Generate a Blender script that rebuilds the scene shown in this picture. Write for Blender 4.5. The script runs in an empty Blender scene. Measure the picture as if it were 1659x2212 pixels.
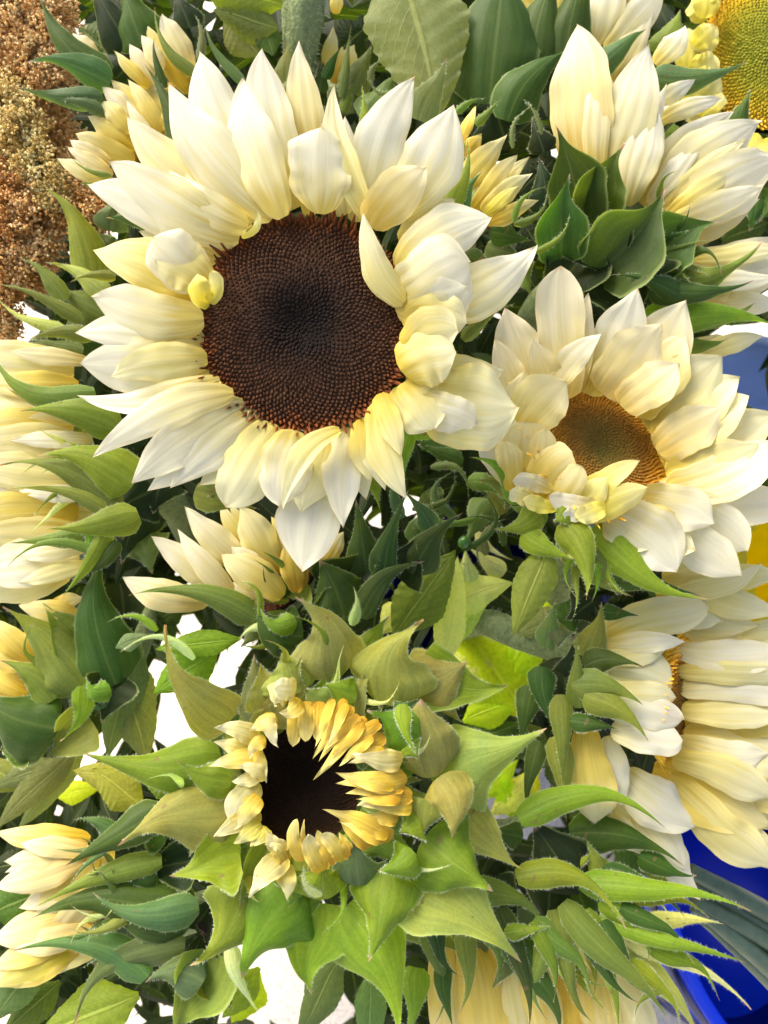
import bpy, math, random
import numpy as np
from mathutils import Matrix, Vector

# ------------------------------------------------------------------ camera, sky, sun, exposure
scene = bpy.context.scene
COL = scene.collection
PITCH = 62.0
CAM_H = 0.86
LENS, SENS = 28.0, 36.0
cam_d = bpy.data.cameras.new('camera')
cam = bpy.data.objects.new('camera', cam_d)
COL.objects.link(cam)
cam_d.sensor_fit = 'VERTICAL'
cam_d.sensor_height = SENS
cam_d.sensor_width = 27.0
cam_d.lens = LENS
cam_d.clip_start = 0.01
cam_d.clip_end = 500.0
cam.location = (0, 0, CAM_H)
cam.rotation_euler = (math.radians(90 - PITCH), 0, 0)
cam_d.dof.use_dof = True
cam_d.dof.focus_distance = 0.262
cam_d.dof.aperture_fstop = 15.0
scene.camera = cam

SUN_ELEV, SUN_AZ = math.radians(46), math.radians(-48)
w = bpy.data.worlds.new("World")
scene.world = w
w.use_nodes = True
nt = w.node_tree
bg = nt.nodes['Background']
sky = nt.nodes.new('ShaderNodeTexSky')
sky.sky_type = 'NISHITA'
sky.sun_disc = False
sky.sun_elevation = SUN_ELEV
sky.sun_rotation = SUN_AZ
sky.dust_density = 6.0
sky.air_density = 0.8
sky.ozone_density = 0.4
nt.links.new(sky.outputs[0], bg.inputs[0])
bg.inputs[1].default_value = 0.12
sd = bpy.data.lights.new('sun', 'SUN')
sun = bpy.data.objects.new('sun', sd)
COL.objects.link(sun)
sd.energy = 1.5
sd.angle = math.radians(34)
sd.color = (1.0, 0.945, 0.82)
sv = Vector((math.sin(SUN_AZ) * math.cos(SUN_ELEV), math.cos(SUN_AZ) * math.cos(SUN_ELEV), math.sin(SUN_ELEV)))
sun.rotation_euler = sv.to_track_quat('Z', 'Y').to_euler()
scene.view_settings.view_transform = 'Standard'
scene.view_settings.look = 'None'
scene.view_settings.gamma = 1.0
scene.view_settings.exposure = 1.6
scene.cycles.max_bounces = 10
scene.cycles.transmission_bounces = 8

# ------------------------------------------------------------------ coordinates
# the layout is surveyed on a 1659 x 2212 sheet; P3 turns a bearing and a distance into a point of the place
RX = Matrix.Rotation(math.radians(90 - PITCH), 3, 'X')
R3 = np.array(RX)
CL = np.array((0, 0, CAM_H))
KU = 27.0 / LENS / 1659.0


def P3(u, v, D):
    return R3 @ np.array(((u - 829.5) * KU * D, -(v - 1106) * KU * D, -D)) + CL


def dirw(x, y, z):
    d = R3 @ np.array((x, y, z), float)
    return d / np.linalg.norm(d)


def toward(p):
    d = CL - p
    return d / np.linalg.norm(d)


def unit(a):
    return a / max(np.linalg.norm(a), 1e-9)


rng = random.Random(7)

# ------------------------------------------------------------------ materials


def newmat(name):
    m = bpy.data.materials.new(name)
    m.use_nodes = True
    m.node_tree.nodes.clear()
    return m, m.node_tree


def N(nt, t, **kw):
    n = nt.nodes.new(t)
    for k, v in kw.items():
        setattr(n, k, v)
    return n


def L(nt, a, b):
    nt.links.new(a, b)


def ramp(nt, fac, stops, interp='LINEAR'):
    r = N(nt, 'ShaderNodeValToRGB')
    cr = r.color_ramp
    cr.interpolation = interp
    while len(cr.elements) > 1:
        cr.elements.remove(cr.elements[-1])
    cr.elements[0].position = stops[0][0]
    cr.elements[0].color = (*stops[0][1], 1)
    for p, c in stops[1:]:
        e = cr.elements.new(p)
        e.color = (*c, 1)
    L(nt, fac, r.inputs[0])
    return r.outputs[0]


def math_(nt, op, a, b=None, c=None, clamp=False):
    n = N(nt, 'ShaderNodeMath', operation=op)
    n.use_clamp = clamp
    for i, x in enumerate((a, b, c)):
        if x is None:
            continue
        if isinstance(x, (int, float)):
            n.inputs[i].default_value = x
        else:
            L(nt, x, n.inputs[i])
    return n.outputs[0]


def mixc(nt, fac, a, b, mode='MIX'):
    n = N(nt, 'ShaderNodeMix', data_type='RGBA', blend_type=mode)
    for s, x in ((n.inputs[0], fac), (n.inputs[6], a), (n.inputs[7], b)):
        if isinstance(x, (int, float)):
            s.default_value = x
        elif isinstance(x, tuple):
            s.default_value = (*x, 1)
        else:
            L(nt, x, s)
    return n.outputs[2]


def noise(nt, scale, detail=3, vec=None, rough=.55):
    n = N(nt, 'ShaderNodeTexNoise')
    n.inputs['Scale'].default_value = scale
    n.inputs['Detail'].default_value = detail
    n.inputs['Roughness'].default_value = rough
    if vec is not None:
        L(nt, vec, n.inputs['Vector'])
    return n.outputs[0]


def leafy(nt, col, tcol, trans, rough, spec, bump=None, bstr=.3, bdist=.001):
    out = N(nt, 'ShaderNodeOutputMaterial')
    p = N(nt, 'ShaderNodeBsdfPrincipled')
    p.inputs['Roughness'].default_value = rough
    p.inputs['Specular IOR Level'].default_value = spec
    t = N(nt, 'ShaderNodeBsdfTranslucent')
    mx = N(nt, 'ShaderNodeMixShader')
    mx.inputs[0].default_value = trans
    L(nt, col, p.inputs['Base Color'])
    L(nt, tcol, t.inputs[0])
    L(nt, p.outputs[0], mx.inputs[1])
    L(nt, t.outputs[0], mx.inputs[2])
    L(nt, mx.outputs[0], out.inputs[0])
    if bump is not None:
        b = N(nt, 'ShaderNodeBump')
        b.inputs['Strength'].default_value = bstr
        b.inputs['Distance'].default_value = bdist
        L(nt, bump, b.inputs['Height'])
        L(nt, b.outputs[0], p.inputs['Normal'])
        L(nt, b.outputs[0], t.inputs['Normal'])


def uvs(nt):
    uv = N(nt, 'ShaderNodeUVMap')
    s = N(nt, 'ShaderNodeSeparateXYZ')
    L(nt, uv.outputs[0], s.inputs[0])
    return uv.outputs[0], s.outputs[0], s.outputs[1]


def petal_mat(name, base, mid, tip, p1=.35, p2=.75, trans=.48):
    m, t = newmat(name)
    uv, x, y = uvs(t)
    oi = N(t, 'ShaderNodeObjectInfo')
    rnd = oi.outputs['Random']
    tc = N(t, 'ShaderNodeTexCoord')
    mp = N(t, 'ShaderNodeMapping')
    mp.inputs['Scale'].default_value = (11, .9, 1)
    L(t, uv, mp.inputs[0])
    cmb = N(t, 'ShaderNodeCombineXYZ')
    L(t, math_(t, 'MULTIPLY', rnd, 37.0), cmb.inputs[0])
    L(t, math_(t, 'MULTIPLY', rnd, 11.0), cmb.inputs[2])
    L(t, cmb.outputs[0], mp.inputs[1])
    streak = noise(t, 1.0, 3, mp.outputs[0])
    blotch = noise(t, 45.0, 2, tc.outputs['Object'])
    f = math_(t, 'ADD', y, math_(t, 'MULTIPLY', math_(t, 'SUBTRACT', streak, .5), .45))
    f = math_(t, 'ADD', f, math_(t, 'MULTIPLY', math_(t, 'SUBTRACT', rnd, .5), .22))
    f = math_(t, 'ADD', f, math_(t, 'MULTIPLY', math_(t, 'SUBTRACT', blotch, .5), .3))
    c = ramp(t, f, [(0.0, base), (p1, mid), (p2, tip)], 'EASE')
    st = ramp(t, streak, [(.3, (.93, .90, .78)), (.6, (1, 1, 1))])
    c = mixc(t, .6, c, st, 'MULTIPLY')
    mp2 = N(t, 'ShaderNodeMapping')
    mp2.inputs['Scale'].default_value = (55, 2.2, 1)
    L(t, uv, mp2.inputs[0])
    L(t, cmb.outputs[0], mp2.inputs[1])
    fine = noise(t, 1.0, 2, mp2.outputs[0])
    c = mixc(t, .5, c, ramp(t, fine, [(.35, (.93, .91, .82)), (.55, (1, 1, 1))]), 'MULTIPLY')
    # slightly yellower margins
    ex = math_(t, 'ABSOLUTE', math_(t, 'SUBTRACT', x, .5))
    em = ramp(t, ex, [(.455, (0, 0, 0)), (.5, (1, 1, 1))])
    c = mixc(t, math_(t, 'MULTIPLY', em, .35), c, (.85, .66, .22))
    tipb = ramp(t, math_(t, 'ADD', y, math_(t, 'MULTIPLY', math_(t, 'SUBTRACT', fine, .5), .05)), [(.955, (0, 0, 0)), (1.0, (1, 1, 1))])
    c = mixc(t, math_(t, 'MULTIPLY', tipb, math_(t, 'MULTIPLY', rnd, .8)), c, (.50, .30, .10))
    tcol = mixc(t, .6, c, (1.0, .93, .60), 'MULTIPLY')
    leafy(t, c, tcol, trans, .55, .2, math_(t, 'ADD', streak, math_(t, 'MULTIPLY', fine, .35)), .22, .0005)
    return m


M = {}
M['white'] = petal_mat('white_petal', (.66, .55, .14), (.76, .73, .44), (.78, .78, .65), .30, .66)
M['cream'] = petal_mat('cream_petal', (.66, .53, .09), (.75, .70, .30), (.77, .76, .50), .36, .85)
M['warm'] = petal_mat('warm_cream_petal', (.66, .50, .12), (.75, .68, .35), (.77, .74, .55), .42, .85)
M['yellow'] = petal_mat('yellow_petal', (.62, .43, .03), (.72, .60, .14), (.77, .73, .40), .38, .9)
M['gold'] = petal_mat('gold_petal', (.54, .31, .02), (.72, .52, .07), (.77, .67, .22), .38, 1.0, .3)
M['lemon'] = petal_mat('lemon_petal', (.62, .54, .04), (.72, .67, .14), (.76, .74, .32), .38, .85)

GREENS = dict(m=(.225, .25, .065),   # albedo of the bract kinds; d and k also hold painted recess shade
    x=(.36, .50, .012), f=(.15, .22, .018), o=(.17, .205, .038), l=(.14, .225, .02), g=(.042, .085, .016), d=(.014, .028, .008), t=(.075, .14, .055),  # x is raised to paint strong light on the leaves behind
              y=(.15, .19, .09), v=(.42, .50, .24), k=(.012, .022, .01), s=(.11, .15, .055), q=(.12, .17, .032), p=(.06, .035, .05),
              n=(.36, .42, .12))


def bract_mat():
    m, t = newmat('green_bract')
    uv, x, y = uvs(t)
    oi = N(t, 'ShaderNodeObjectInfo')
    rnd = oi.outputs['Random']
    tc = N(t, 'ShaderNodeTexCoord')
    n1 = noise(t, 90.0, 3, tc.outputs['Object'])
    n2 = noise(t, 900.0, 3, tc.outputs['Object'])
    mp = N(t, 'ShaderNodeMapping')
    mp.inputs['Scale'].default_value = (16, 1.2, 1)
    L(t, uv, mp.inputs[0])
    vein = noise(t, 1.0, 2, mp.outputs[0])
    c = mixc(t, math_(t, 'MULTIPLY', ramp(t, n1, [(.35, (0, 0, 0)), (.7, (1, 1, 1))]), .7), oi.outputs['Color'], mixc(t, 1.0, oi.outputs['Color'], (1.35, 1.15, .8), 'MULTIPLY'))
    hs = N(t, 'ShaderNodeHueSaturation')
    L(t, c, hs.inputs['Color'])
    L(t, math_(t, 'ADD', .485, math_(t, 'MULTIPLY', rnd, .03)), hs.inputs['Hue'])
    L(t, math_(t, 'ADD', .78, math_(t, 'MULTIPLY', n2, .44)), hs.inputs['Value'])
    c = hs.outputs[0]
    c = mixc(t, .55, c, ramp(t, vein, [(.3, (.62, .68, .6)), (.6, (1.1, 1.1, 1.0))]), 'MULTIPLY')
    # pale midrib and margin, purplish point
    ax = math_(t, 'ABSOLUTE', math_(t, 'SUBTRACT', x, .5))
    rib = ramp(t, ax, [(.0, (1, 1, 1)), (.035, (0, 0, 0))])
    c = mixc(t, math_(t, 'MULTIPLY', rib, .12), c, (.36, .42, .15))
    edge = ramp(t, ax, [(.45, (0, 0, 0)), (.499, (1, 1, 1))])
    c = mixc(t, math_(t, 'MULTIPLY', math_(t, 'MULTIPLY', edge, n1), .65), c, (.42, .50, .20))
    spot = ramp(t, noise(t, 260.0, 1, tc.outputs['Object']), [(.735, (0, 0, 0)), (.77, (1, 1, 1))])
    c = mixc(t, math_(t, 'MULTIPLY', spot, .6), c, (.16, .10, .05))
    tipm = ramp(t, y, [(.90, (0, 0, 0)), (.99, (1, 1, 1))])
    c = mixc(t, math_(t, 'MULTIPLY', tipm, .75), c, (.40, .22, .24))
    geo = N(t, 'ShaderNodeNewGeometry')
    tcol = mixc(t, 1.0, c, (2.4, 2.4, .6), 'MULTIPLY')
    bmp = math_(t, 'ADD', math_(t, 'MULTIPLY', n2, .3), math_(t, 'MULTIPLY', vein, 1.0))
    leafy(t, c, tcol, .34, .55, .22, bmp, .35, .0005)
    return m


M['bract'] = bract_mat()


def leaf_mat():
    m, t = newmat('veined_leaf')
    uv, x, y = uvs(t)
    oi = N(t, 'ShaderNodeObjectInfo')
    tc = N(t, 'ShaderNodeTexCoord')
    n1 = noise(t, 60.0, 3, tc.outputs['Object'])
    n2 = noise(t, 700.0, 3, tc.outputs['Object'])
    ax = math_(t, 'ABSOLUTE', math_(t, 'SUBTRACT', x, .5))
    ph = math_(t, 'SUBTRACT', math_(t, 'MULTIPLY', y, 9.0), math_(t, 'MULTIPLY', ax, 7.0))
    fr = math_(t, 'ABSOLUTE', math_(t, 'SUBTRACT', math_(t, 'FRACT', ph), .5))
    sv_ = ramp(t, fr, [(.0, (1, 1, 1)), (.06, (0, 0, 0))])
    rib = ramp(t, ax, [(.0, (1, 1, 1)), (.02, (.8, .8, .8)), (.035, (0, 0, 0))])
    vv = math_(t, 'MAXIMUM', math_(t, 'MULTIPLY', sv_, .55), rib)
    c = mixc(t, math_(t, 'MULTIPLY', n1, .8), oi.outputs['Color'], mixc(t, 1.0, oi.outputs['Color'], (1.6, 1.3, .8), 'MULTIPLY'))
    hs = N(t, 'ShaderNodeHueSaturation')
    L(t, c, hs.inputs['Color'])
    L(t, math_(t, 'ADD', .75, math_(t, 'MULTIPLY', n2, .5)), hs.inputs['Value'])
    c = mixc(t, math_(t, 'MULTIPLY', vv, .5), hs.outputs[0], mixc(t, .35, mixc(t, 1.0, hs.outputs[0], (2.2, 2.0, 1.9), 'MULTIPLY'), (.40, .47, .22)))
    tcol = mixc(t, .55, mixc(t, 1.0, c, (2.1, 2.1, .5), 'MULTIPLY'), mixc(t, 1.0, c, (3.2, 3.4, .4), 'MULTIPLY'))
    leafy(t, c, tcol, .38, .55, .2, math_(t, 'ADD', vv, math_(t, 'MULTIPLY', n2, .5)), .5, .0007)
    return m


M['leaf'] = leaf_mat()


def simple(name, col, rough=.6, spec=.4, nscale=300, namp=.25, bstr=.3, bdist=.0006, trans=0.0):
    m, t = newmat(name)
    tc = N(t, 'ShaderNodeTexCoord')
    n1 = noise(t, nscale, 4, tc.outputs['Object'])
    c = mixc(t, n1, tuple(x * (1 - namp) for x in col), tuple(min(1, x * (1 + namp)) for x in col))
    leafy(t, c, c, trans, rough, spec, n1, bstr, bdist)
    return m


M['stem'] = simple('hairy_stem', (.17, .22, .09), .65, .2, 500, .7, .8, .0015)
M['hair'] = simple('pale_hair', (.62, .68, .50), .6, .3, 200, .1, trans=.3)
M['recept'] = simple('green_receptacle', (.06, .10, .03), .6, .3, 200, .4)


def disc_mat(name, stops, rough=.8, spec=.08):
    m, t = newmat(name)
    uv, x, y = uvs(t)
    tc = N(t, 'ShaderNodeTexCoord')
    n1 = noise(t, 110, 3, tc.outputs['Object'])
    f = math_(t, 'ADD', y, math_(t, 'MULTIPLY', math_(t, 'SUBTRACT', n1, .5), .22))
    c = ramp(t, f, stops)
    # x carries how high on the floret: pale tips
    c = mixc(t, math_(t, 'MULTIPLY', x, .75), c, mixc(t, 1.0, c, (2.6, 2.3, 2.0), 'MULTIPLY'))
    leafy(t, c, c, .05, rough, spec, n1, .2, .0003)
    return m


M['disc_dark'] = disc_mat('dark_brown_disc', [(0, (.006, .005, .004)), (.25, (.012, .008, .006)), (.5, (.036, .019, .011)), (.85, (.062, .029, .015)), (.97, (.13, .042, .012))])
M['disc_gold'] = disc_mat('golden_green_disc', [(0, (.10, .09, .02)), (.3, (.15, .10, .02)), (.6, (.24, .12, .02)), (.8, (.44, .23, .025)), (1.0, (.72, .48, .05))])
M['disc_green'] = disc_mat('green_gold_disc', [(0, (.15, .17, .02)), (.55, (.22, .22, .02)), (.8, (.38, .29, .02)), (1.0, (.52, .34, .03))])
M['disc_black'] = disc_mat('black_brown_disc', [(0, (.006, .004, .003)), (.7, (.014, .008, .005)), (1.0, (.035, .018, .008))])

# ------------------------------------------------------------------ object helpers


def link(name, me, parent=None, loc=(0, 0, 0)):
    o = bpy.data.objects.new(name, me)
    COL.objects.link(o)
    o.location = loc
    if parent is not None:
        o.parent = parent
    return o


def thing(name, label, cat, loc, group=None):
    o = bpy.data.objects.new(name, None)
    COL.objects.link(o)
    o.empty_display_size = .01
    o.location = loc
    o['label'] = label
    o['category'] = cat
    if group:
        o['group'] = group
    return o


def mesh_np(name, V, F, uv=None, mats=(), mi=None, smooth=True):
    me = bpy.data.meshes.new(name)
    me.from_pydata([tuple(v) for v in V], [], [tuple(f) for f in F])
    if uv is not None:
        l = me.uv_layers.new(name='UVMap')
        li = np.empty(len(me.loops), dtype=np.int32)
        me.loops.foreach_get('vertex_index', li)
        l.data.foreach_set('uv', np.asarray(uv, dtype=np.float32)[li].ravel())
    for m in mats:
        me.materials.append(m)
    if mi is not None:
        me.polygons.foreach_set('material_index', np.asarray(mi, dtype=np.int32))
    if smooth:
        me.polygons.foreach_set('use_smooth', np.ones(len(me.polygons), dtype=bool))
    return me


def sst(a, b, x):
    t = np.clip((x - a) / (b - a), 0, 1)
    return t * t * (3 - 2 * t)


def prof_petal(t, sharp=2.3, base=.42, pk=.5):
    a = base + (1 - base) * np.sin(np.clip(t / pk, 0, 1) * math.pi / 2) ** 1.1
    a = a * (.5 + .5 * np.clip(t / .05, 0, 1))
    q = np.clip((t - pk) / (1 - pk), 0, 1)
    return a * (np.clip(1 - q ** sharp, 0, 1) ** (.8 if sharp > 3 else 1.05))


def prof_bract(t, base=.72, pk=.24, pw=1.35):
    a = base + (1 - base) * np.sin(np.clip(t / pk, 0, 1) * math.pi / 2)
    q = np.clip((t - pk) / (1 - pk), 0, 1)
    s = .5 * (1 + np.cos(q ** .8 * math.pi))
    a = a * (.55 + .45 * np.clip(t / .07, 0, 1))
    return a * (.86 * s ** pw + .14 * (1 - q) ** .55)


def prof_leaf(t):
    q = np.clip((t - .38) / .62, 0, 1)
    a = .12 + .88 * np.sin(np.clip(t / .38, 0, 1) * math.pi / 2) ** 1.3
    return a * np.clip(1 - q ** 1.7, 0, 1)


NU = {'p': 24, 'b': 24, 'l': 60}
NX = {'p': 13, 'b': 11, 'l': 11}


def organ(parent, kind, B, T, width, mat, col=None, bend=0., lift=.08, roll=0., cup=.14, curl=0., sharp=None, rib=.022,
          wave=.02, hairs=0, fold=0., hook=0., twist=0., name=None, seed=None, pw=None, base=None, nrm=None, pk=None):
    """One petal, bract or leaf: a curved, cupped, ribbed blade from B to T."""
    r = random.Random(seed if seed is not None else rng.random())
    nu, nx = NU[kind], NX[kind]
    if kind == 'b':
        width *= 1.22
        curl = curl + r.uniform(-.03, .09)
        twist = twist + r.uniform(-22, 22)
        roll = roll + r.uniform(-8, 8)
        wave = max(wave, r.uniform(.02, .06))
    elif kind == 'p':
        wave = max(wave, r.uniform(.03, .07))
        rib *= .55
        if rib > .0155:
            rib *= .8
        cup *= .55
        twist = twist + r.uniform(-20, 20)
        roll = roll + r.uniform(-11, 11)
    Lg = np.linalg.norm(T - B)
    d = (T - B) / Lg
    n0 = toward((B + T) / 2) if nrm is None else nrm
    s = unit(np.cross(d, n0))
    n = unit(np.cross(s, d))
    a = math.radians(roll)
    s, n = s * math.cos(a) + n * math.sin(a), n * math.cos(a) - s * math.sin(a)
    t = np.linspace(0, 1, nu)
    wob = r.uniform(-.012, .012)
    mid = (B[None] + d[None] * (Lg * t)[:, None]
           + s[None] * (Lg * (bend * 4 * t * (1 - t) + wob * np.sin(t * 7) + hook * (np.clip((t - .55) / .45, 0, 1) ** 2 - .25 * np.clip(t / .55, 0, 1))))[:, None]
           + n[None] * (Lg * (lift * 4 * t * (1 - t) + curl * np.clip((t - .6) / .4, 0, 1) ** 2))[:, None])
    tan = np.gradient(mid, axis=0)
    tan /= np.linalg.norm(tan, axis=1)[:, None]
    if kind == 'p':
        pr = prof_petal(t, sharp or r.uniform(1.5, 2.1), base or r.uniform(.45, .6), pk or r.uniform(.38, .52))
    elif kind == 'b':
        pr = prof_bract(t, base or r.uniform(.8, .92), pk or r.uniform(.14, .24), pw or r.uniform(.85, 1.15))
    else:
        pr = prof_leaf(t)
        pr = pr * (1 - .055 * ((t * 15) % 1.0))
    x = np.linspace(-1, 1, nx)
    ph1, ph2, ph3 = (r.uniform(0, 6.28) for _ in range(3))
    V = np.zeros((nu, nx, 3))
    for i in range(nu):
        tw = math.radians(twist) * t[i]
        sl = unit(s - tan[i] * np.dot(s, tan[i]))
        nl = unit(np.cross(sl, tan[i]))
        if np.dot(nl, n) < 0:
            nl = -nl
        sl, nl = sl * math.cos(tw) + nl * math.sin(tw), nl * math.cos(tw) - sl * math.sin(tw)
        hw = width / 2 * pr[i]
        off = -cup * hw * 2 * x ** 2
        if kind == 'p':
            off = off + rib * width * np.cos(x * math.pi * (4.4 if rib > .0155 else 2.8) + .9 * math.sin(ph1) + .5 * t[i]) * (pr[i] ** .5) * (1 - .3 * t[i])
        elif kind == 'b':
            off = off - rib * 1.6 * width * np.exp(-(x / .16) ** 2) * pr[i]
        else:
            off = off - rib * 2.5 * width * np.exp(-(x / .12) ** 2) * pr[i] + .02 * width * np.abs(x) * np.sin((t[i] * 9 - np.abs(x) * 3.5) * 2 * math.pi)
        off = off + wave * width * (np.abs(x) ** 2) * (np.sin(t[i] * 9 + ph1 + (x > 0) * 2) + .6 * np.sin(t[i] * 19 + ph2 + (x > 0)))
        xs = x * (1 + .04 * np.sin(t[i] * 11 + ph3 + (x > 0) * 2.1) + .018 * np.sin(t[i] * 31 + ph1 + (x > 0) * 1.3))
        xx = xs.copy()
        if fold:
            # one long side folds back over: sign gives the side
            m_ = (np.sign(fold) * xs) > .35
            ex = np.abs(xs) - .35
            xx = np.where(m_, np.sign(xs) * (.35 + ex * math.cos(math.radians(abs(fold)))), xs)
            off = off + np.where(m_, ex * hw * math.sin(math.radians(abs(fold))), 0)
        V[i] = mid[i][None] + sl[None] * (hw * xx)[:, None] + nl[None] * off[:, None]
    VV = (V.reshape(-1, 3) - B)
    uv = np.zeros((nu, nx, 2))
    uv[:, :, 0] = (x * .5 + .5)[None]
    uv[:, :, 1] = t[:, None]
    idx = np.arange(nu * nx).reshape(nu, nx)
    F = np.stack([idx[:-1, :-1], idx[:-1, 1:], idx[1:, 1:], idx[1:, :-1]], -1).reshape(-1, 4).tolist()
    UV = uv.reshape(-1, 2)
    mats = [mat]
    mi = [0] * len(F)
    if hairs:
        hairs = int(hairs * 2.2)
        hv, hf = [], []
        k0 = len(VV)
        for h in range(hairs):
            i = r.randrange(1, nu - 2)
            f = r.random()
            e = r.choice((0, nx - 1))
            p = V[i, e] * (1 - f) + V[i + 1, e] * f
            o_ = unit(V[i, e] - V[i, nx // 2] + 1e-6)
            o_ = unit(o_ + tan[i] * r.uniform(-.2, .7) + n * r.uniform(-.4, .6))
            ln = r.uniform(.0003, .0011)
            wd = tan[i] * .000045
            k = k0 + len(hv)
            hv += [p - wd - B, p + wd - B, p + o_ * ln - B]
            hf.append((k, k + 1, k + 2))
        VV = np.vstack([VV, np.array(hv)])
        UV = np.vstack([UV, np.full((len(hv), 2), .3)])
        F += hf
        mi += [1] * len(hf)
        mats.append(M['hair'])
    nm = name or {'p': 'petal', 'b': 'bract', 'l': 'leaf'}[kind]
    me = mesh_np(nm, VV, F, UV, mats, mi)
    pl = np.array(parent.location) if parent is not None else np.zeros(3)
    o = link(nm, me, parent, tuple(B - pl))
    if col is not None:
        j = [max(0, c * r.uniform(.88, 1.12)) for c in col]
        o.color = (*j, 1)
    return o


def tube(parent, pts, rads, mat, name='stem', hairs=0, seg=14, sub=8, bumpy=.03):
    pts = [np.array(p, float) for p in pts]
    P, Rr = [], []
    n = len(pts)
    for i in range(n - 1):
        p0, p1, p2, p3 = pts[max(i - 1, 0)], pts[i], pts[i + 1], pts[min(i + 2, n - 1)]
        for k in range(sub):
            t = k / sub
            P.append(.5 * ((2 * p1) + (-p0 + p2) * t + (2 * p0 - 5 * p1 + 4 * p2 - p3) * t * t + (-p0 + 3 * p1 - 3 * p2 + p3) * t ** 3))
            Rr.append(rads[i] * (1 - t) + rads[i + 1] * t)
    P.append(pts[-1])
    Rr.append(rads[-1])
    P = np.array(P)
    tan = np.gradient(P, axis=0)
    tan /= np.linalg.norm(tan, axis=1)[:, None]
    up = np.array((.31, .2, .93))
    V, uv = [], []
    r = random.Random(len(P) * 13 + int(abs(P[0][0]) * 1e5))
    for i, (p, tt, rr) in enumerate(zip(P, tan, Rr)):
        s = unit(np.cross(tt, up))
        q = np.cross(s, tt)
        for k in range(seg):
            a = 2 * math.pi * k / seg
            e = 1 + bumpy * math.sin(a * 4 + i * .3) + r.uniform(-1, 1) * bumpy * .4
            V.append(p + (s * math.cos(a) + q * math.sin(a)) * rr * e)
            uv.append((k / seg, i / len(P)))
    F = []
    m = len(P)
    for i in range(m - 1):
        for k in range(seg):
            a, b = i * seg + k, i * seg + (k + 1) % seg
            F.append((a, b, b + seg, a + seg))
    F.append(tuple(range(seg - 1, -1, -1)))
    F.append(tuple((m - 1) * seg + k for k in range(seg)))
    mi = [0] * len(F)
    mats = [mat]
    if hairs:
        for h in range(hairs):
            i = r.randrange(0, m - 1)
            a = r.uniform(0, 6.283)
            s = unit(np.cross(tan[i], up))
            q = np.cross(s, tan[i])
            o_ = s * math.cos(a) + q * math.sin(a)
            p = P[i] + (P[i + 1] - P[i]) * r.random() + o_ * Rr[i] * .97
            ln = r.uniform(.0008, .0022)
            k = len(V)
            wd = tan[i] * .00008
            V += [p - wd, p + wd, p + unit(o_ + tan[i] * r.uniform(-.5, .5)) * ln]
            uv += [(.5, .5)] * 3
            F.append((k, k + 1, k + 2))
            mi.append(1)
        mats.append(M['hair'])
    pl = np.array(parent.location) if parent is not None else np.zeros(3)
    me = mesh_np(name, np.array(V) - pl, F, uv, mats, mi)
    return link(name, me, parent)


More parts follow.
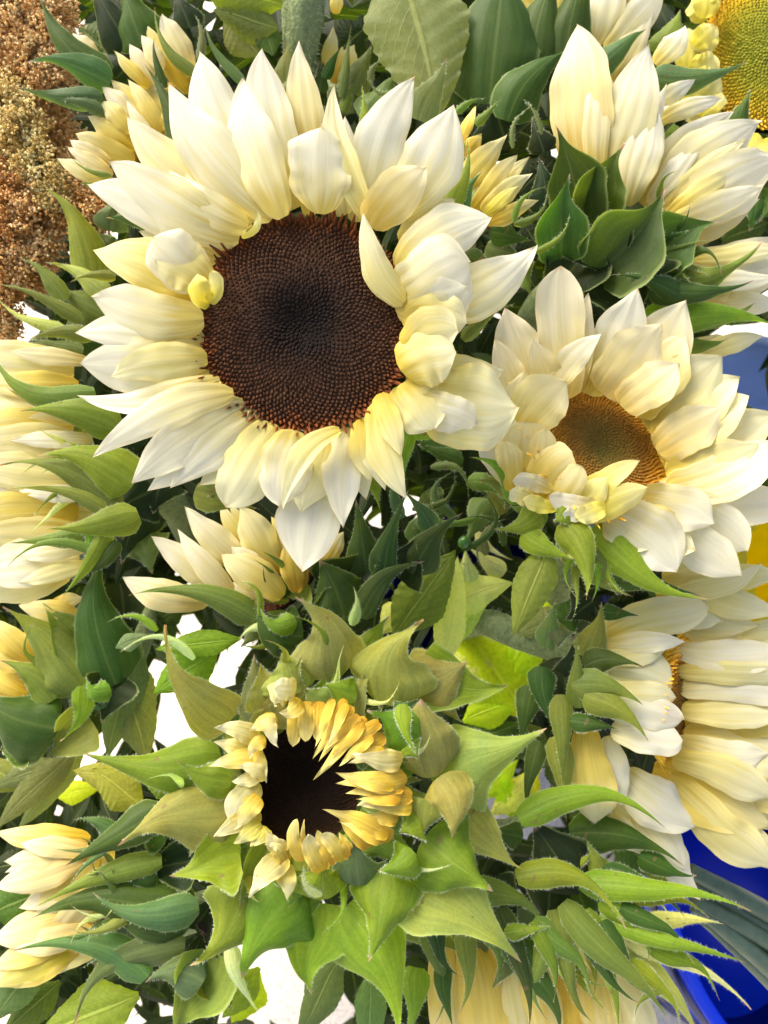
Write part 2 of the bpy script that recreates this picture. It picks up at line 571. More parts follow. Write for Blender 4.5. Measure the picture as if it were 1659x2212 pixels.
def disc(parent, C, R, nrm, mat, n=1200, dome=.12, hgt=.035, rimh=.09, dip=.0, recept=True, rim_from=.88, fl=1.0):
    nrm = unit(nrm)
    s = unit(np.cross(nrm, np.array((.2, .9, .1))))
    q = np.cross(nrm, s)

    def hz(r):
        return R * (dome * (1 - r * r) - dip * math.exp(-(r / .3) ** 2))
    V, uv, F = [], [], []
    nr, na = 14, 48
    for i in range(nr + 1):
        r = i / nr
        for k in range(na):
            a = 2 * math.pi * k / na
            V.append(C + (s * math.cos(a) + q * math.sin(a)) * R * r + nrm * hz(r))
            uv.append((0, r))
    for k in range(na):
        a = 2 * math.pi * k / na
        V.append(C + (s * math.cos(a) + q * math.sin(a)) * R * .9 - nrm * R * .18)
        uv.append((0, .5))
    for i in range(nr + 1):
        for k in range(na):
            a, b = i * na + k, i * na + (k + 1) % na
            F.append((a, b, b + na, a + na))
    pl = np.array(parent.location)
    d = link('disc', mesh_np('disc', np.array(V) - pl, F, uv, [mat]), parent)
    V, uv, F = [], [], []
    rr = random.Random(3)
    g = math.pi * (3 - math.sqrt(5))
    for i in range(n):
        r = math.sqrt((i + .5) / n) * .985
        a = i * g
        rad = s * math.cos(a) + q * math.sin(a)
        tg = np.cross(nrm, rad)
        p = C + rad * R * r + nrm * hz(r)
        p = p + (rad * rr.gauss(0, 1) + tg * rr.gauss(0, 1)) * R * .0035 + nrm * R * .004 * math.sin(r * 9 + math.sin(a * 5))
        rim = max(0., (r - rim_from) / (1 - rim_from))
        h = R * (hgt * (.35 + .65 * r) * rr.uniform(.75, 1.25) + rimh * rim * rr.uniform(.2, 1.6)) * fl
        wd = R * 1.55 / math.sqrt(n) * (1 + .15 * rim) * rr.uniform(.88, 1.1)
        lean = rad * h * (.35 * r + 1.1 * rim * rr.uniform(.4, 1.3)) + tg * h * rr.uniform(-.3, .3)
        k = len(V)
        V += [p + rad * wd - nrm * .2 * h, p + tg * wd * .8 - nrm * .2 * h, p - rad * wd - nrm * .2 * h, p - tg * wd * .8 - nrm * .2 * h]
        uv += [(0, r)] * 4
        top = p + nrm * h + lean
        V += [top + rad * wd * .25, top + tg * wd * .2, top - rad * wd * .25, top - tg * wd * .2]
        uv += [(rr.uniform(.1, 1) ** 1.3 * (.08 + .92 * r ** 2.2), min(1, r * rr.uniform(.9, 1.06)))] * 4
        F += [(k, k + 1, k + 5, k + 4), (k + 1, k + 2, k + 6, k + 5), (k + 2, k + 3, k + 7, k + 6), (k + 3, k, k + 4, k + 7), (k + 4, k + 5, k + 6, k + 7)]
    f = link('floret', mesh_np('floret', np.array(V) - pl, F, uv, [mat], smooth=False), d)
    f['kind'] = 'stuff'
    if recept:
        V, F = [], []
        nr, na = 9, 28
        for i in range(nr + 1):
            ph = i / nr * math.pi / 2
            for k in range(na):
                a = 2 * math.pi * k / na
                V.append(C + (s * math.cos(a) + q * math.sin(a)) * R * .97 * math.cos(ph) - nrm * (R * .17 + R * .45 * math.sin(ph)))
        for i in range(nr):
            for k in range(na):
                a, b = i * na + k, i * na + (k + 1) % na
                F.append((a, b, b + na, a + na))
        link('receptacle', mesh_np('receptacle', np.array(V) - pl, F, None, [M['recept']]), parent)
    return d


def build(parent, D, text, dflt=None):
    """Each line: kind bx by tx ty width [key=value ...]; z, zt = how far in mm base and tip stand in front of distance D."""
    dflt = dflt or {}
    for line in text.strip().splitlines():
        line = line.split('#')[0].strip()
        if not line:
            continue
        tk = line.split()
        kind = tk[0]
        bx, by, tx, ty, wd = (float(v) for v in tk[1:6])
        kw = dict(dflt.get(kind, {}))
        for e in tk[6:]:
            k, v = e.split('=')
            kw[k] = v if k in ('m', 'c') else float(v)
        z = kw.pop('z', 0.)
        zt = kw.pop('zt', z)
        m = kw.pop('m', 'cream')
        c = kw.pop('c', 'o')
        kw['hairs'] = int(kw.get('hairs', 0))
        B, T = P3(bx, by, D - z / 1000), P3(tx, ty, D - zt / 1000)
        wm = wd * KU * (D - (z + zt) / 2000)
        if kind == 'p':
            kw.pop('hairs')
            organ(parent, 'p', B, T, wm, M[m], **kw)
        elif kind == 'b':
            organ(parent, 'b', B, T, wm, M['bract'], GREENS[c], **kw)
        elif kind == 'l':
            organ(parent, 'l', B, T, wm, M['leaf'], GREENS[c], **kw)


GRP = 'cream sunflowers in the bouquets'


def flower(label, u, v, D, name='sunflower', cat='sunflower', group=GRP):
    return thing(name, label, cat, tuple(P3(u, v, D)), group)


# ------------------------------------------------------------------ the large dark-centred sunflower
W1 = dict(p=dict(cup=.10, lift=.07), b=dict(c='l', hairs=30))
f1 = flower('large open cream sunflower with a dark brown centre facing straight up at the viewer', 660, 700, .25)
disc(f1, P3(660, 700, .2515), 231 * KU * .25, dirw(.03, .02, 1), M['disc_dark'], n=2100, dome=.16, dip=.12, hgt=.028, rimh=.075, rim_from=.9)
build(f1, .25, '''
b 885 930 872 1052 34 z=-8 cup=.3 bend=.06
b 880 935 1062 915 26 z=-8 c=l bend=.05 cup=.3
b 1000 735 1112 655 26 z=-10 c=q bend=-.08 cup=.3
b 793 330 783 187 34 z=-12 c=l
b 965 460 1008 300 34 z=-12 c=l bend=.1
b 420 1060 560 1100 60 z=-14 c=q
b 430 380 380 330 40 z=-12 c=l
b 905 260 966 127 58 z=-14 c=s
b 620 240 640 140 60 z=-14 c=s
b 470 1040 500 1110 60 z=-14 c=q
b 360 470 230 470 60 z=-14 c=g
b 1000 560 1100 600 50 z=-14 c=g
b 800 980 820 1100 50 z=-14 c=l
p 555 430 430 113 116 z=-4 m=white bend=-.04
p 590 470 364 180 128 z=1 zt=3 m=white bend=-.06 cup=.16
p 612 470 524 170 112 z=4 zt=5 m=white bend=-.05
p 640 450 567 103 116 z=-3 m=white bend=-.05
p 695 370 648 85 84 z=-6 zt=-5 m=warm bend=-.05 sharp=1.6
p 668 470 650 285 60 z=-2 m=cream
p 690 462 692 274 138 z=5 zt=8 m=white sharp=5 pk=.42 cup=.12 base=.35
p 745 465 720 330 90 z=-1 m=white
p 800 470 722 180 72 z=2 zt=3 m=cream bend=-.1 fold=50 sharp=1.6
p 770 480 745 250 70 z=-3 m=white
p 795 450 896 168 112 z=-2 m=white bend=-.07
p 850 460 978 226 136 z=1 zt=2 m=white bend=.08 rib=.035
p 905 430 972 300 80 z=-2 m=white 
p 800 490 920 362 104 z=4 zt=7 m=warm bend=-.05 sharp=3
p 872 655 786 456 68 z=6 zt=9 m=cream bend=-.12 base=.6 sharp=1.6 cup=.3
p 860 580 1062 470 112 z=2 zt=3 m=white bend=-.08 rib=.04 sharp=3
p 870 530 985 430 90 z=-3 m=cream
p 930 660 1158 530 122 z=-2 m=white bend=.09 rib=.045
p 1000 600 1060 660 90 z=-5 m=white
p 850 660 1014 566 165 z=4 zt=9 m=white sharp=6 base=.6 cup=.18 rib=.04 pk=.6
p 855 660 1010 620 110 z=3 zt=8 m=white sharp=5 base=.5 bend=.12
p 870 700 1008 700 110 z=3 zt=6 m=cream sharp=4 bend=-.1
p 880 760 988 715 110 z=5 zt=9 m=cream sharp=4 bend=-.15 base=.6
p 865 800 985 760 130 z=5 zt=10 m=cream sharp=5 bend=-.1 base=.7 cup=.3
p 900 830 1118 880 190 z=-1 zt=1 m=cream bend=.10 rib=.04 sharp=2.6 base=.6 pk=.62
p 880 800 1090 800 120 z=-3 m=cream bend=.1 rib=.04
p 865 830 940 925 116 z=3 zt=4 m=cream sharp=5 base=.7
p 900 870 1030 915 90 z=2 zt=2 m=white sharp=4 
p 820 850 868 985 56 z=4 zt=6 m=yellow base=.7 
p 812 870 880 1078 74 z=2 m=cream bend=.08 sharp=2
p 790 900 832 1060 70 z=0 m=cream
p 780 905 800 1040 72 z=1 m=yellow
p 760 925 742 1142 84 z=-1 m=white bend=.07
p 770 930 790 1080 62 z=-3 m=cream
p 730 940 655 1236 142 z=-6 zt=-5 m=white bend=.06 sharp=2.4 pk=.6
p 735 930 612 1100 62 z=5 zt=6 m=cream bend=.14 fold=-60 base=.5
p 700 950 650 1105 96 z=0 m=cream
p 640 930 603 1092 112 z=2 m=white sharp=3.5 bend=.03
p 600 920 488 1096 116 z=1 m=cream sharp=4 bend=.02
p 565 890 368 1056 100 z=0 m=white bend=.04 rib=.035
p 590 910 430 1050 90 z=-2 m=cream
p 530 875 284 1045 104 z=1 m=white bend=.05 rib=.04
p 540 885 318 1060 80 z=-1 m=white bend=-.04
p 505 850 200 990 84 z=4 m=white bend=.07
p 500 870 330 960 80 z=-2 m=cream
p 475 820 165 856 66 z=2 m=white bend=-.09 fold=-40
p 470 835 260 880 60 z=-1 m=cream
p 450 790 172 784 118 z=0 m=white bend=-.03 sharp=3
p 448 775 240 812 84 z=3 m=cream bend=.05
p 440 738 162 718 96 z=1 m=white bend=.03
p 436 700 200 700 70 z=-1 m=cream
p 440 690 200 640 108 z=4 m=white bend=-.07 sharp=3
p 436 660 210 660 70 z=-2 m=cream
p 450 645 200 540 118 z=1 m=yellow bend=.07 sharp=2.2
p 452 600 328 512 118 z=4 zt=11 m=white sharp=5 base=.6 bend=-.08 cup=.22
p 455 625 335 560 92 z=4 zt=9 m=cream sharp=5 base=.6 bend=.1
p 455 650 425 585 48 z=8 zt=14 m=lemon sharp=5 base=.8 cup=-.5 bend=-.2 curl=.3
p 448 650 455 585 34 z=9 zt=13 m=lemon sharp=5 base=.8 cup=-.4 bend=.2
p 500 545 188 400 100 z=-2 m=white bend=.05
p 470 560 300 500 70 z=-4 m=cream
p 518 510 238 348 122 z=3 m=white bend=-.05 sharp=2.4
p 535 490 364 368 74 z=5 m=white bend=-.08
p 545 480 400 372 70 z=2 m=cream bend=-.15
p 520 460 273 254 104 z=-3 m=warm bend=-.05
p 530 470 370 300 70 z=-5 m=cream
p 522 512 556 452 16 z=9 zt=9 m=lemon bend=.25 base=.6
''', W1)

# ------------------------------------------------------------------ cupped sunflower with a golden centre, right
f2 = flower('cream sunflower with a golden green centre tipped away, inner petals cupped over it', 1306, 965, .282)
disc(f2, P3(1304, 968, .293), 158 * KU * .293, dirw(.38, .48, 1.0), M['disc_gold'], n=1500, dome=.10, dip=.16, hgt=.035, rimh=.24, rim_from=.76)
W2 = dict(p=dict(cup=-.06, lift=-.02, m='cream'), b=dict(c='l', hairs=30, cup=.25))
build(f2, .282, '''
p 1215 860 1209 574 104.88 z=-2 m=warm zt=6 sharp=3.2 base=.72 pk=.6
p 1240 850 1270 632 60 z=-3 zt=2 m=warm
p 1190 860 1300 722 62 z=2 zt=10 m=white bend=-.1
p 1200 860 1150 730 72 z=1 zt=5 m=warm
p 1290 840 1378 624 109.44 z=-5 zt=0 m=white base=.72 pk=.6
p 1265 850 1330 690 91.2 z=-4 m=cream base=.72 pk=.6
p 1340 870 1484 648 134.52 z=-5 zt=0 m=warm base=.72 pk=.6
p 1300 850 1430 700 125.4 z=-2 zt=4 m=warm base=.72 pk=.6
p 1360 890 1480 722 127.68 z=-4 zt=0 m=cream base=.72 pk=.6
p 1345 880 1468 785 95.76 z=0 zt=6 m=warm sharp=2 base=.72 pk=.6
p 1390 910 1563 768 136.8 z=-4 zt=0 m=cream base=.72 pk=.6
p 1400 930 1598 816 123.12 z=-3 zt=0 m=cream base=.72 pk=.6
p 1415 955 1618 854 127.68 z=-2 zt=2 m=cream base=.72 pk=.6
p 1420 975 1560 880 102.6 z=0 zt=5 m=warm base=.72 pk=.6
p 1430 1000 1680 895 125.4 z=-3 zt=0 m=cream base=.72 pk=.6
p 1440 1030 1640 960 114 z=0 zt=6 m=cream bend=.05 base=.72 pk=.6
p 1440 1060 1690 950 109.44 z=2 zt=7 m=white bend=.08 rib=.04 base=.72 pk=.6
p 1430 1080 1600 1010 102.6 z=1 m=cream base=.72 pk=.6
p 1390 1110 1740 1085 98.04 z=0 m=white rib=.035 base=.72 pk=.6
p 1400 1085 1560 1060 91.2 z=2 m=white base=.72 pk=.6
p 1150 850 1090 664 93.48 z=-3 m=warm base=.72 pk=.6
p 1130 880 1068 730 70 z=-4 m=warm
p 1120 930 1224 822 120.84 z=3 zt=8 m=cream sharp=2 bend=-.06 base=.7 pk=.6
p 1115 990 1132 800 102.6 z=0 m=cream base=.7 pk=.6
p 1130 1040 1056 890 86.64 z=1 zt=4 m=white sharp=4 base=.72 pk=.6
p 1120 1050 1038 940 66 z=3 zt=5 m=white sharp=3
p 1120 1050 1135 910 114 z=5 zt=10 m=yellow sharp=5 base=.6 cup=.2 pk=.6
p 1150 1060 1180 925 62 z=6 zt=12 m=yellow sharp=4 base=.7 cup=.22
p 1105 1060 1090 950 60 z=8 zt=11 m=yellow sharp=4 base=.7 cup=.22
p 1150 1085 1236 975 95.76 z=9 zt=15 m=yellow sharp=5 base=.6 cup=.22 bend=-.08 pk=.6
p 1190 1100 1256 1005 66 z=11 zt=17 m=yellow sharp=5 base=.6 cup=.2
p 1215 1105 1384 995 50 z=10 zt=15 m=lemon sharp=3 bend=-.05
p 1255 1120 1399 1052 66 z=12 zt=16 m=lemon sharp=3 cup=.2
p 1230 1130 1310 1030 60 z=12 zt=15 m=lemon sharp=3 cup=.2
p 1190 1060 1108 1040 40 z=12 zt=14 m=white wave=.12 bend=.1 sharp=5
p 1150 1080 1100 1062 40 z=14 zt=15 m=cream wave=.12 sharp=5
p 1200 1100 1130 1080 36 z=14 zt=16 m=lemon wave=.14 sharp=5
p 1290 1085 1185 1070 40 z=14 zt=16 m=white wave=.14 bend=-.1 sharp=5
p 1310 1095 1245 1120 44 z=15 zt=17 m=lemon wave=.12 sharp=5
p 1270 1110 1215 1110 34 z=15 zt=17 m=white wave=.14 sharp=5
p 1310 1110 1462 1236 134.52 z=8 zt=8 m=white bend=-.1 sharp=2.2 base=.72 pk=.6
p 1330 1095 1420 1180 125.4 z=6 m=cream base=.72 pk=.6
p 1400 1090 1614 1192 123.12 z=2 m=white bend=-.08 sharp=3 base=.72 pk=.6
p 1430 1110 1604 1246 100.32 z=4 m=white bend=.03 base=.72 pk=.6
p 1380 1080 1545 1130 102.6 z=7 zt=8 m=white bend=-.05 base=.72 pk=.6
p 1360 1110 1500 1190 102.6 z=7 m=cream base=.72 pk=.6
b 1215 1125 1268 1294 62 z=14 zt=18 c=l bend=-.12 curl=.1
b 1280 1140 1528 1296 74 z=6 zt=10 c=l bend=.1
b 1230 1105 1195 1128 50 z=16 c=l
b 1130 1150 1242 1206 46 z=12 zt=15 c=l bend=.08
b 1260 1180 1366 1288 64 z=6 zt=9 c=q bend=.14
b 1310 1250 1512 1288 44 z=0 c=g bend=-.05
b 1170 1110 1064 1142 56 z=12 c=l bend=-.1
b 1120 1090 1010 990 44 z=6 c=l bend=.22 curl=.2
b 1110 1060 1020 1040 40 z=0 c=q bend=.1
b 1180 1130 1100 1090 60 z=8 c=q
b 1230 1170 1300 1240 70 z=2 c=q
b 1480 1200 1560 1240 36 z=-4 c=t
l 1190 1170 1108 1374 92 z=10 zt=12 c=q cup=.2
''', W2)
tube(f2, [P3(1270, 1060, .305), P3(1230, 1200, .33), P3(1180, 1340, .37), P3(1120, 1480, .44), P3(1080, 1560, .55)], [.0075, .0065, .0055, .005, .005], M['stem'], hairs=300)

# ------------------------------------------------------------------ half open sunflower, lower centre
f3 = flower('half open sunflower with a black centre, short golden petals curling inward and broad green bracts', 655, 1700, .272)
disc(f3, P3(655, 1695, .290), 140 * KU * .29, dirw(0, 0, 1), M['disc_black'], n=1300, dome=-.25, hgt=.02, rimh=.02)
W3 = dict(p=dict(cup=.10, lift=.14, m='gold', sharp=1.5, pk=.3, base=.8, curl=.12, wave=.10, rib=.05), b=dict(c='o', hairs=70, cup=.16, lift=.07))
build(f3, .272, '''
b 783 1739 901 1798 79 z=-5 zt=-4 c=o pk=.3 cup=0.23 hook=-0.20
b 767 1774 865 1865 92 z=-5 zt=-5 c=q pk=.3 cup=0.05 hook=0.05 lift=.11
b 741 1803 793 1893 79 z=-5 zt=1 c=f pk=.3 cup=-0.16 hook=-0.10
b 709 1823 734 1928 82 z=-5 zt=-5 c=f pk=.3 cup=0.18 hook=0.15
b 672 1833 669 1994 75 z=-5 zt=-3 c=f pk=.3 cup=0.24 hook=0.11
b 633 1833 585 1986 79 z=-5 zt=-1 c=f pk=.3 cup=-0.14 hook=0.15
b 597 1821 509 1953 71 z=-5 zt=0 c=f pk=.3 cup=-0.17 hook=-0.11
b 565 1800 450 1895 91 z=-5 zt=-6 c=f pk=.3 cup=0.17 hook=-0.12 lift=.11
b 540 1771 397 1833 78 z=-5 zt=-5 c=o pk=.3 cup=0.05 hook=-0.19
b 524 1736 418 1745 82 z=-5 zt=-3 c=f pk=.3 cup=-0.21 hook=-0.12
b 520 1698 371 1673 87 z=-5 zt=-4 c=m pk=.3 cup=0.27 hook=0.09 lift=.11
b 568 1596 516 1506 76 z=-5 zt=-4 c=q pk=.3 cup=0.16 hook=0.03
b 600 1576 577 1475 91 z=-5 zt=0 c=m pk=.3 cup=-0.16 hook=0.00 lift=.11
b 637 1566 641 1417 91 z=-5 zt=2 c=m pk=.3 cup=0.06 hook=0.08 lift=.11
b 676 1566 723 1416 72 z=-5 zt=-1 c=f pk=.3 cup=-0.13 hook=-0.12
b 712 1578 803 1443 88 z=-5 zt=0 c=m pk=.3 cup=-0.07 hook=-0.03 lift=.11
b 744 1599 834 1528 81 z=-5 zt=-1 c=f pk=.3 cup=-0.08 hook=-0.09
b 769 1628 893 1576 71 z=-5 zt=0 c=o pk=.3 cup=0.19 hook=-0.00
b 785 1663 930 1646 76 z=-5 zt=-5 c=f pk=.3 cup=0.11 hook=-0.16
b 789 1701 938 1726 82 z=-5 zt=2 c=q pk=.3 cup=-0.17 hook=-0.08
b 778 1718 911 1765 105 z=-11 zt=-13 c=g cup=0.30 lift=.11 hook=-0.11
b 766 1755 894 1851 105 z=-11 zt=-13 c=q cup=0.30 lift=.11 hook=-0.04
b 744 1787 808 1884 105 z=-11 zt=-13 c=g cup=-0.12 lift=.11 hook=0.04
b 712 1810 758 1959 105 z=-11 zt=-13 c=g cup=0.30 lift=.11 hook=0.11
b 675 1823 672 1970 105 z=-11 zt=-13 c=q cup=0.30 lift=.11 hook=-0.07
b 636 1823 594 1935 105 z=-11 zt=-13 c=g cup=-0.12 lift=.11 hook=0.00
b 599 1811 500 1943 105 z=-11 zt=-13 c=g cup=0.30 lift=.11 hook=0.07
b 567 1789 458 1863 105 z=-11 zt=-13 c=q cup=0.30 lift=.11 hook=-0.11
b 544 1757 418 1793 105 z=-11 zt=-13 c=g cup=-0.12 lift=.11 hook=-0.04
b 531 1720 366 1718 105 z=-11 zt=-13 c=g cup=0.30 lift=.11 hook=0.04
b 531 1681 418 1639 105 z=-11 zt=-13 c=q cup=0.30 lift=.11 hook=0.11
b 543 1644 427 1556 105 z=-11 zt=-13 c=g cup=-0.12 lift=.11 hook=-0.07
b 565 1612 475 1484 105 z=-11 zt=-13 c=g cup=0.30 lift=.11 hook=0.00
b 597 1589 566 1476 105 z=-11 zt=-13 c=q cup=0.30 lift=.11 hook=0.07
b 634 1576 636 1417 105 z=-11 zt=-13 c=g cup=-0.12 lift=.11 hook=-0.11
b 673 1576 720 1441 105 z=-11 zt=-13 c=g cup=0.30 lift=.11 hook=-0.04
b 710 1588 786 1492 105 z=-11 zt=-13 c=q cup=0.30 lift=.11 hook=0.04
b 742 1610 877 1515 105 z=-11 zt=-13 c=g cup=-0.12 lift=.11 hook=0.11
b 765 1642 888 1606 105 z=-11 zt=-13 c=g cup=0.30 lift=.11 hook=-0.07
b 778 1679 912 1683 105 z=-11 zt=-13 c=q cup=0.30 lift=.11 hook=0.00
b 560 1560 548 1412 73.92 z=-2 c=s
b 500 1555 346 1358 98 z=-4 zt=2 c=m bend=-.1 pw=1.2 cup=-0.12 lift=.11 hook=0.07
b 723 1470 655 1282 143.36 z=-1 zt=6 c=m bend=.06 pw=1.0 cup=0.30 lift=.11 hook=-0.11
b 640 1500 610 1408 123.2 z=2 zt=2 c=m sharp=4 pw=.7 cup=0.30 lift=.11 hook=-0.04
b 590 1520 560 1430 89.6 z=-1 c=m cup=-0.12 lift=.11 hook=0.04
b 790 1440 842 1330 67.2 z=-9 c=f bend=-.1
b 835 1525 897 1338 170.24 z=1 zt=8 c=m bend=-.10 pw=1.0 cup=0.30 lift=.11 hook=0.11
b 900 1500 1012 1436 152.32 z=-3 zt=-1 c=m bend=-.05 pw=.8 cup=0.30 lift=.11 hook=-0.07
b 900 1450 1098 1480 120.96 z=-8 zt=-6 c=f bend=.1 curl=.1 cup=-0.12 lift=.11 hook=0.00
b 935 1680 900 1510 116.48 z=2 zt=4 c=m pw=.6 pk=.5 cup=0.30 lift=.11 hook=0.07
b 940 1700 1192 1596 159.04 z=-3 zt=2 c=m bend=-.1 pw=1.1 cup=0.30 lift=.11 hook=-0.11
b 985 1750 1122 1880 94.08 z=-8 zt=-6 c=m cup=-0.12 lift=.11 hook=-0.04
b 945 1680 980 1810 103.04 z=6 zt=10 c=m pw=.7 bend=-.12 cup=0.30 lift=.11 hook=0.04
b 905 1770 862 1800 71.68 z=8 zt=10 c=f pw=1
b 925 1730 905 1815 67.2 z=7 c=o
b 915 1810 1070 1912 168 z=1 zt=6 c=f bend=.06 pw=.9 cup=0.30 lift=.11 hook=0.11
b 885 1880 1118 2092 168 z=-4 zt=0 c=m bend=-.08 pw=1.3 cup=-0.12 lift=.11 hook=-0.07
b 835 1885 800 2072 136.64 z=4 zt=9 c=f bend=-.04 pw=1.0 curl=.1 cup=0.30 lift=.11 hook=0.00
b 745 1960 868 2225 147.84 z=-1 zt=4 c=f bend=-.07 pw=1.1 cup=0.30 lift=.11 hook=0.07
b 690 1950 658 2146 154.56 z=-5 zt=-2 c=f pw=1.1 cup=-0.12 lift=.11 hook=-0.11
b 650 1925 518 2112 192.64 z=0 zt=5 c=f bend=.08 pw=1.0 cup=0.30 lift=.11 hook=-0.04
b 530 1905 418 2082 129.92 z=-2 zt=4 c=f bend=-.12 pw=1.1 curl=.1 cup=0.30 lift=.11 hook=0.04
b 520 1850 368 1906 125.44 z=2 zt=8 c=f bend=.08 pw=1.2 cup=-0.12 lift=.11 hook=0.11
b 500 1740 252 1812 176.96 z=-1 zt=7 c=m bend=.03 pw=1.2 cup=0.30 lift=.11 hook=-0.07
b 480 1640 182 1622 103.04 z=-5 zt=-2 c=f bend=-.08 cup=0.30 lift=.11 hook=0.00
b 500 1690 385 1640 69.44 z=2 zt=3 c=f bend=-.1
b 540 1640 470 1560 67.2 z=-4 c=o
b 560 1900 600 2000 112 z=-6 c=m cup=-0.12 lift=.11 hook=0.07
b 800 1600 895 1650 67.2 z=0 c=o
b 900 1610 800 1525 85.12 z=6 zt=8 c=f pw=.8 cup=.3 lift=.11 hook=-0.11
b 880 1550 850 1512 67.2 z=3 c=s
b 770 1510 700 1478 67.2 z=4 zt=6 c=f pw=.8 cup=.3
b 715 1530 655 1490 67.2 z=3 c=o pw=.7
b 895 1840 815 1880 69.44 z=8 zt=10 c=f cup=.4 bend=-.1
b 775 1915 765 1808 96.32 z=4 zt=8 c=t cup=.3 lift=.11 hook=-0.04
b 700 1945 695 1865 134.4 z=5 zt=8 c=f pw=.6 cup=.3 lift=.11 hook=0.04
b 640 1880 630 1960 89.6 z=3 c=f cup=0.30 lift=.11 hook=0.11
b 695 1935 655 1862 13.44 z=12 zt=15 c=v bend=-.2 cup=.1
b 880 1610 905 1640 49.28 z=9 c=f
b 870 1520 903 1632 29.12 z=9 zt=13 c=f bend=.1
p 625 1500 590 1530 56 z=6 zt=12 m=cream bend=.3 cup=.5
p 640 1490 590 1485 50 z=7 zt=12 m=cream sharp=5 wave=.08
p 650 1510 600 1540 40 z=8 zt=12 m=yellow bend=-.2
p 785 1560 712 1650 24 z=11 m=gold
p 805 1590 735 1655 24 z=11 m=gold
p 750 1520 712 1610 22 z=11 m=yellow
p 720 1510 684 1612 22 z=10 m=gold
p 830 1620 752 1650 26 z=11 m=yellow
p 850 1700 760 1686 24 z=12 m=yellow
p 865 1730 770 1726 24 z=12 m=gold
p 820 1820 730 1775 24 z=11 m=gold
p 640 1520 632 1608 34 z=6 zt=4 m=gold sharp=4
p 665 1515 660 1598 35.7 z=7 zt=4 m=gold sharp=4
p 690 1515 688 1595 37.4 z=7 zt=4 m=gold sharp=4
p 720 1520 700 1580 34 z=6 zt=3 m=gold
p 740 1530 680 1635 25.5 z=7 zt=4 m=gold
p 760 1525 692 1640 28.9 z=8 zt=6 m=gold
p 775 1545 700 1620 27.2 z=9 zt=8 m=gold
p 790 1550 683 1682 30.6 z=8 zt=7 m=gold
p 745 1510 705 1600 25.5 z=9 zt=8 m=gold
p 800 1565 720 1630 30.6 z=8 zt=9 m=gold
p 820 1560 735 1610 28.9 z=9 zt=10 m=gold
p 830 1590 740 1640 34 z=8 zt=9 m=gold
p 870 1640 758 1626 48 z=9 zt=13 m=cream bend=-.05
p 880 1680 722 1668 49.3 z=8 zt=12 m=gold bend=-.08
p 870 1700 724 1695 42.5 z=9 zt=11 m=gold bend=.02
p 890 1720 745 1712 42.5 z=8 zt=10 m=gold bend=.05
p 890 1740 770 1740 50 z=9 zt=11 m=yellow bend=.06
p 860 1770 785 1762 34 z=8 zt=9 m=gold
p 860 1660 800 1600 34 z=6 m=gold
p 845 1815 694 1745 44.2 z=8 zt=10 m=gold bend=.06
p 800 1830 722 1752 37.4 z=7 zt=8 m=gold
p 840 1800 745 1765 44 z=9 m=yellow
p 655 1860 638 1762 28.9 z=9 zt=12 m=gold sharp=4 bend=-.14
p 675 1860 655 1765 18.7 z=8 zt=9 m=gold bend=-.1
p 700 1880 662 1797 40 z=10 zt=12 m=yellow sharp=5 bend=-.08
p 715 1870 680 1790 25.5 z=9 zt=11 m=gold sharp=4
p 740 1860 690 1798 34 z=10 zt=12 m=yellow sharp=4 bend=.08
p 755 1850 730 1795 28.9 z=9 zt=10 m=gold
p 620 1860 575 1800 34 z=9 zt=11 m=yellow sharp=4
p 615 1840 570 1825 30 z=11 zt=12 m=cream bend=.2
p 590 1830 575 1785 24 z=9 zt=11 m=yellow
p 620 1850 540 1936 56 z=9 zt=12 m=cream bend=.1
p 610 1870 620 1945 44 z=8 zt=10 m=yellow bend=-.1
p 600 1870 550 1890 40 z=9 zt=12 m=yellow
p 600 1560 540 1578 44 z=7 zt=9 m=yellow bend=.1
p 560 1600 460 1572 46 z=7 zt=10 m=cream bend=.1
p 545 1620 462 1600 40 z=6 m=yellow
p 575 1600 540 1640 32 z=10 zt=12 m=yellow bend=.2
p 565 1640 450 1658 44 z=8 zt=11 m=yellow bend=.05
p 560 1670 500 1688 36 z=8 zt=10 m=cream bend=-.1
p 575 1680 510 1655 34 z=10 zt=12 m=cream bend=.1
p 580 1540 600 1615 34 z=9 zt=11 m=cream bend=.1
p 555 1620 575 1690 26 z=9 m=yellow
p 560 1690 500 1770 60 z=8 zt=10 m=cream sharp=4 bend=.1
p 560 1720 510 1790 46 z=10 zt=12 m=yellow
p 560 1750 462 1805 50 z=8 zt=11 m=yellow wave=.06
p 565 1780 505 1822 40 z=10 zt=12 m=lemon wave=.08
p 580 1790 540 1830 34 z=10 zt=12 m=lemon wave=.1
''', W3)
tube(f3, [P3(655, 1720, .30), P3(700, 1760, .36), P3(760, 1800, .5)], [.008, .006, .005], M['stem'])
tube(f3, [P3(960, 1690, .30), P3(1020, 1740, .305), P3(1070, 1785, .312), P3(1140, 1770, .33)], [.0028, .0028, .0028, .003], M['stem'], hairs=250)

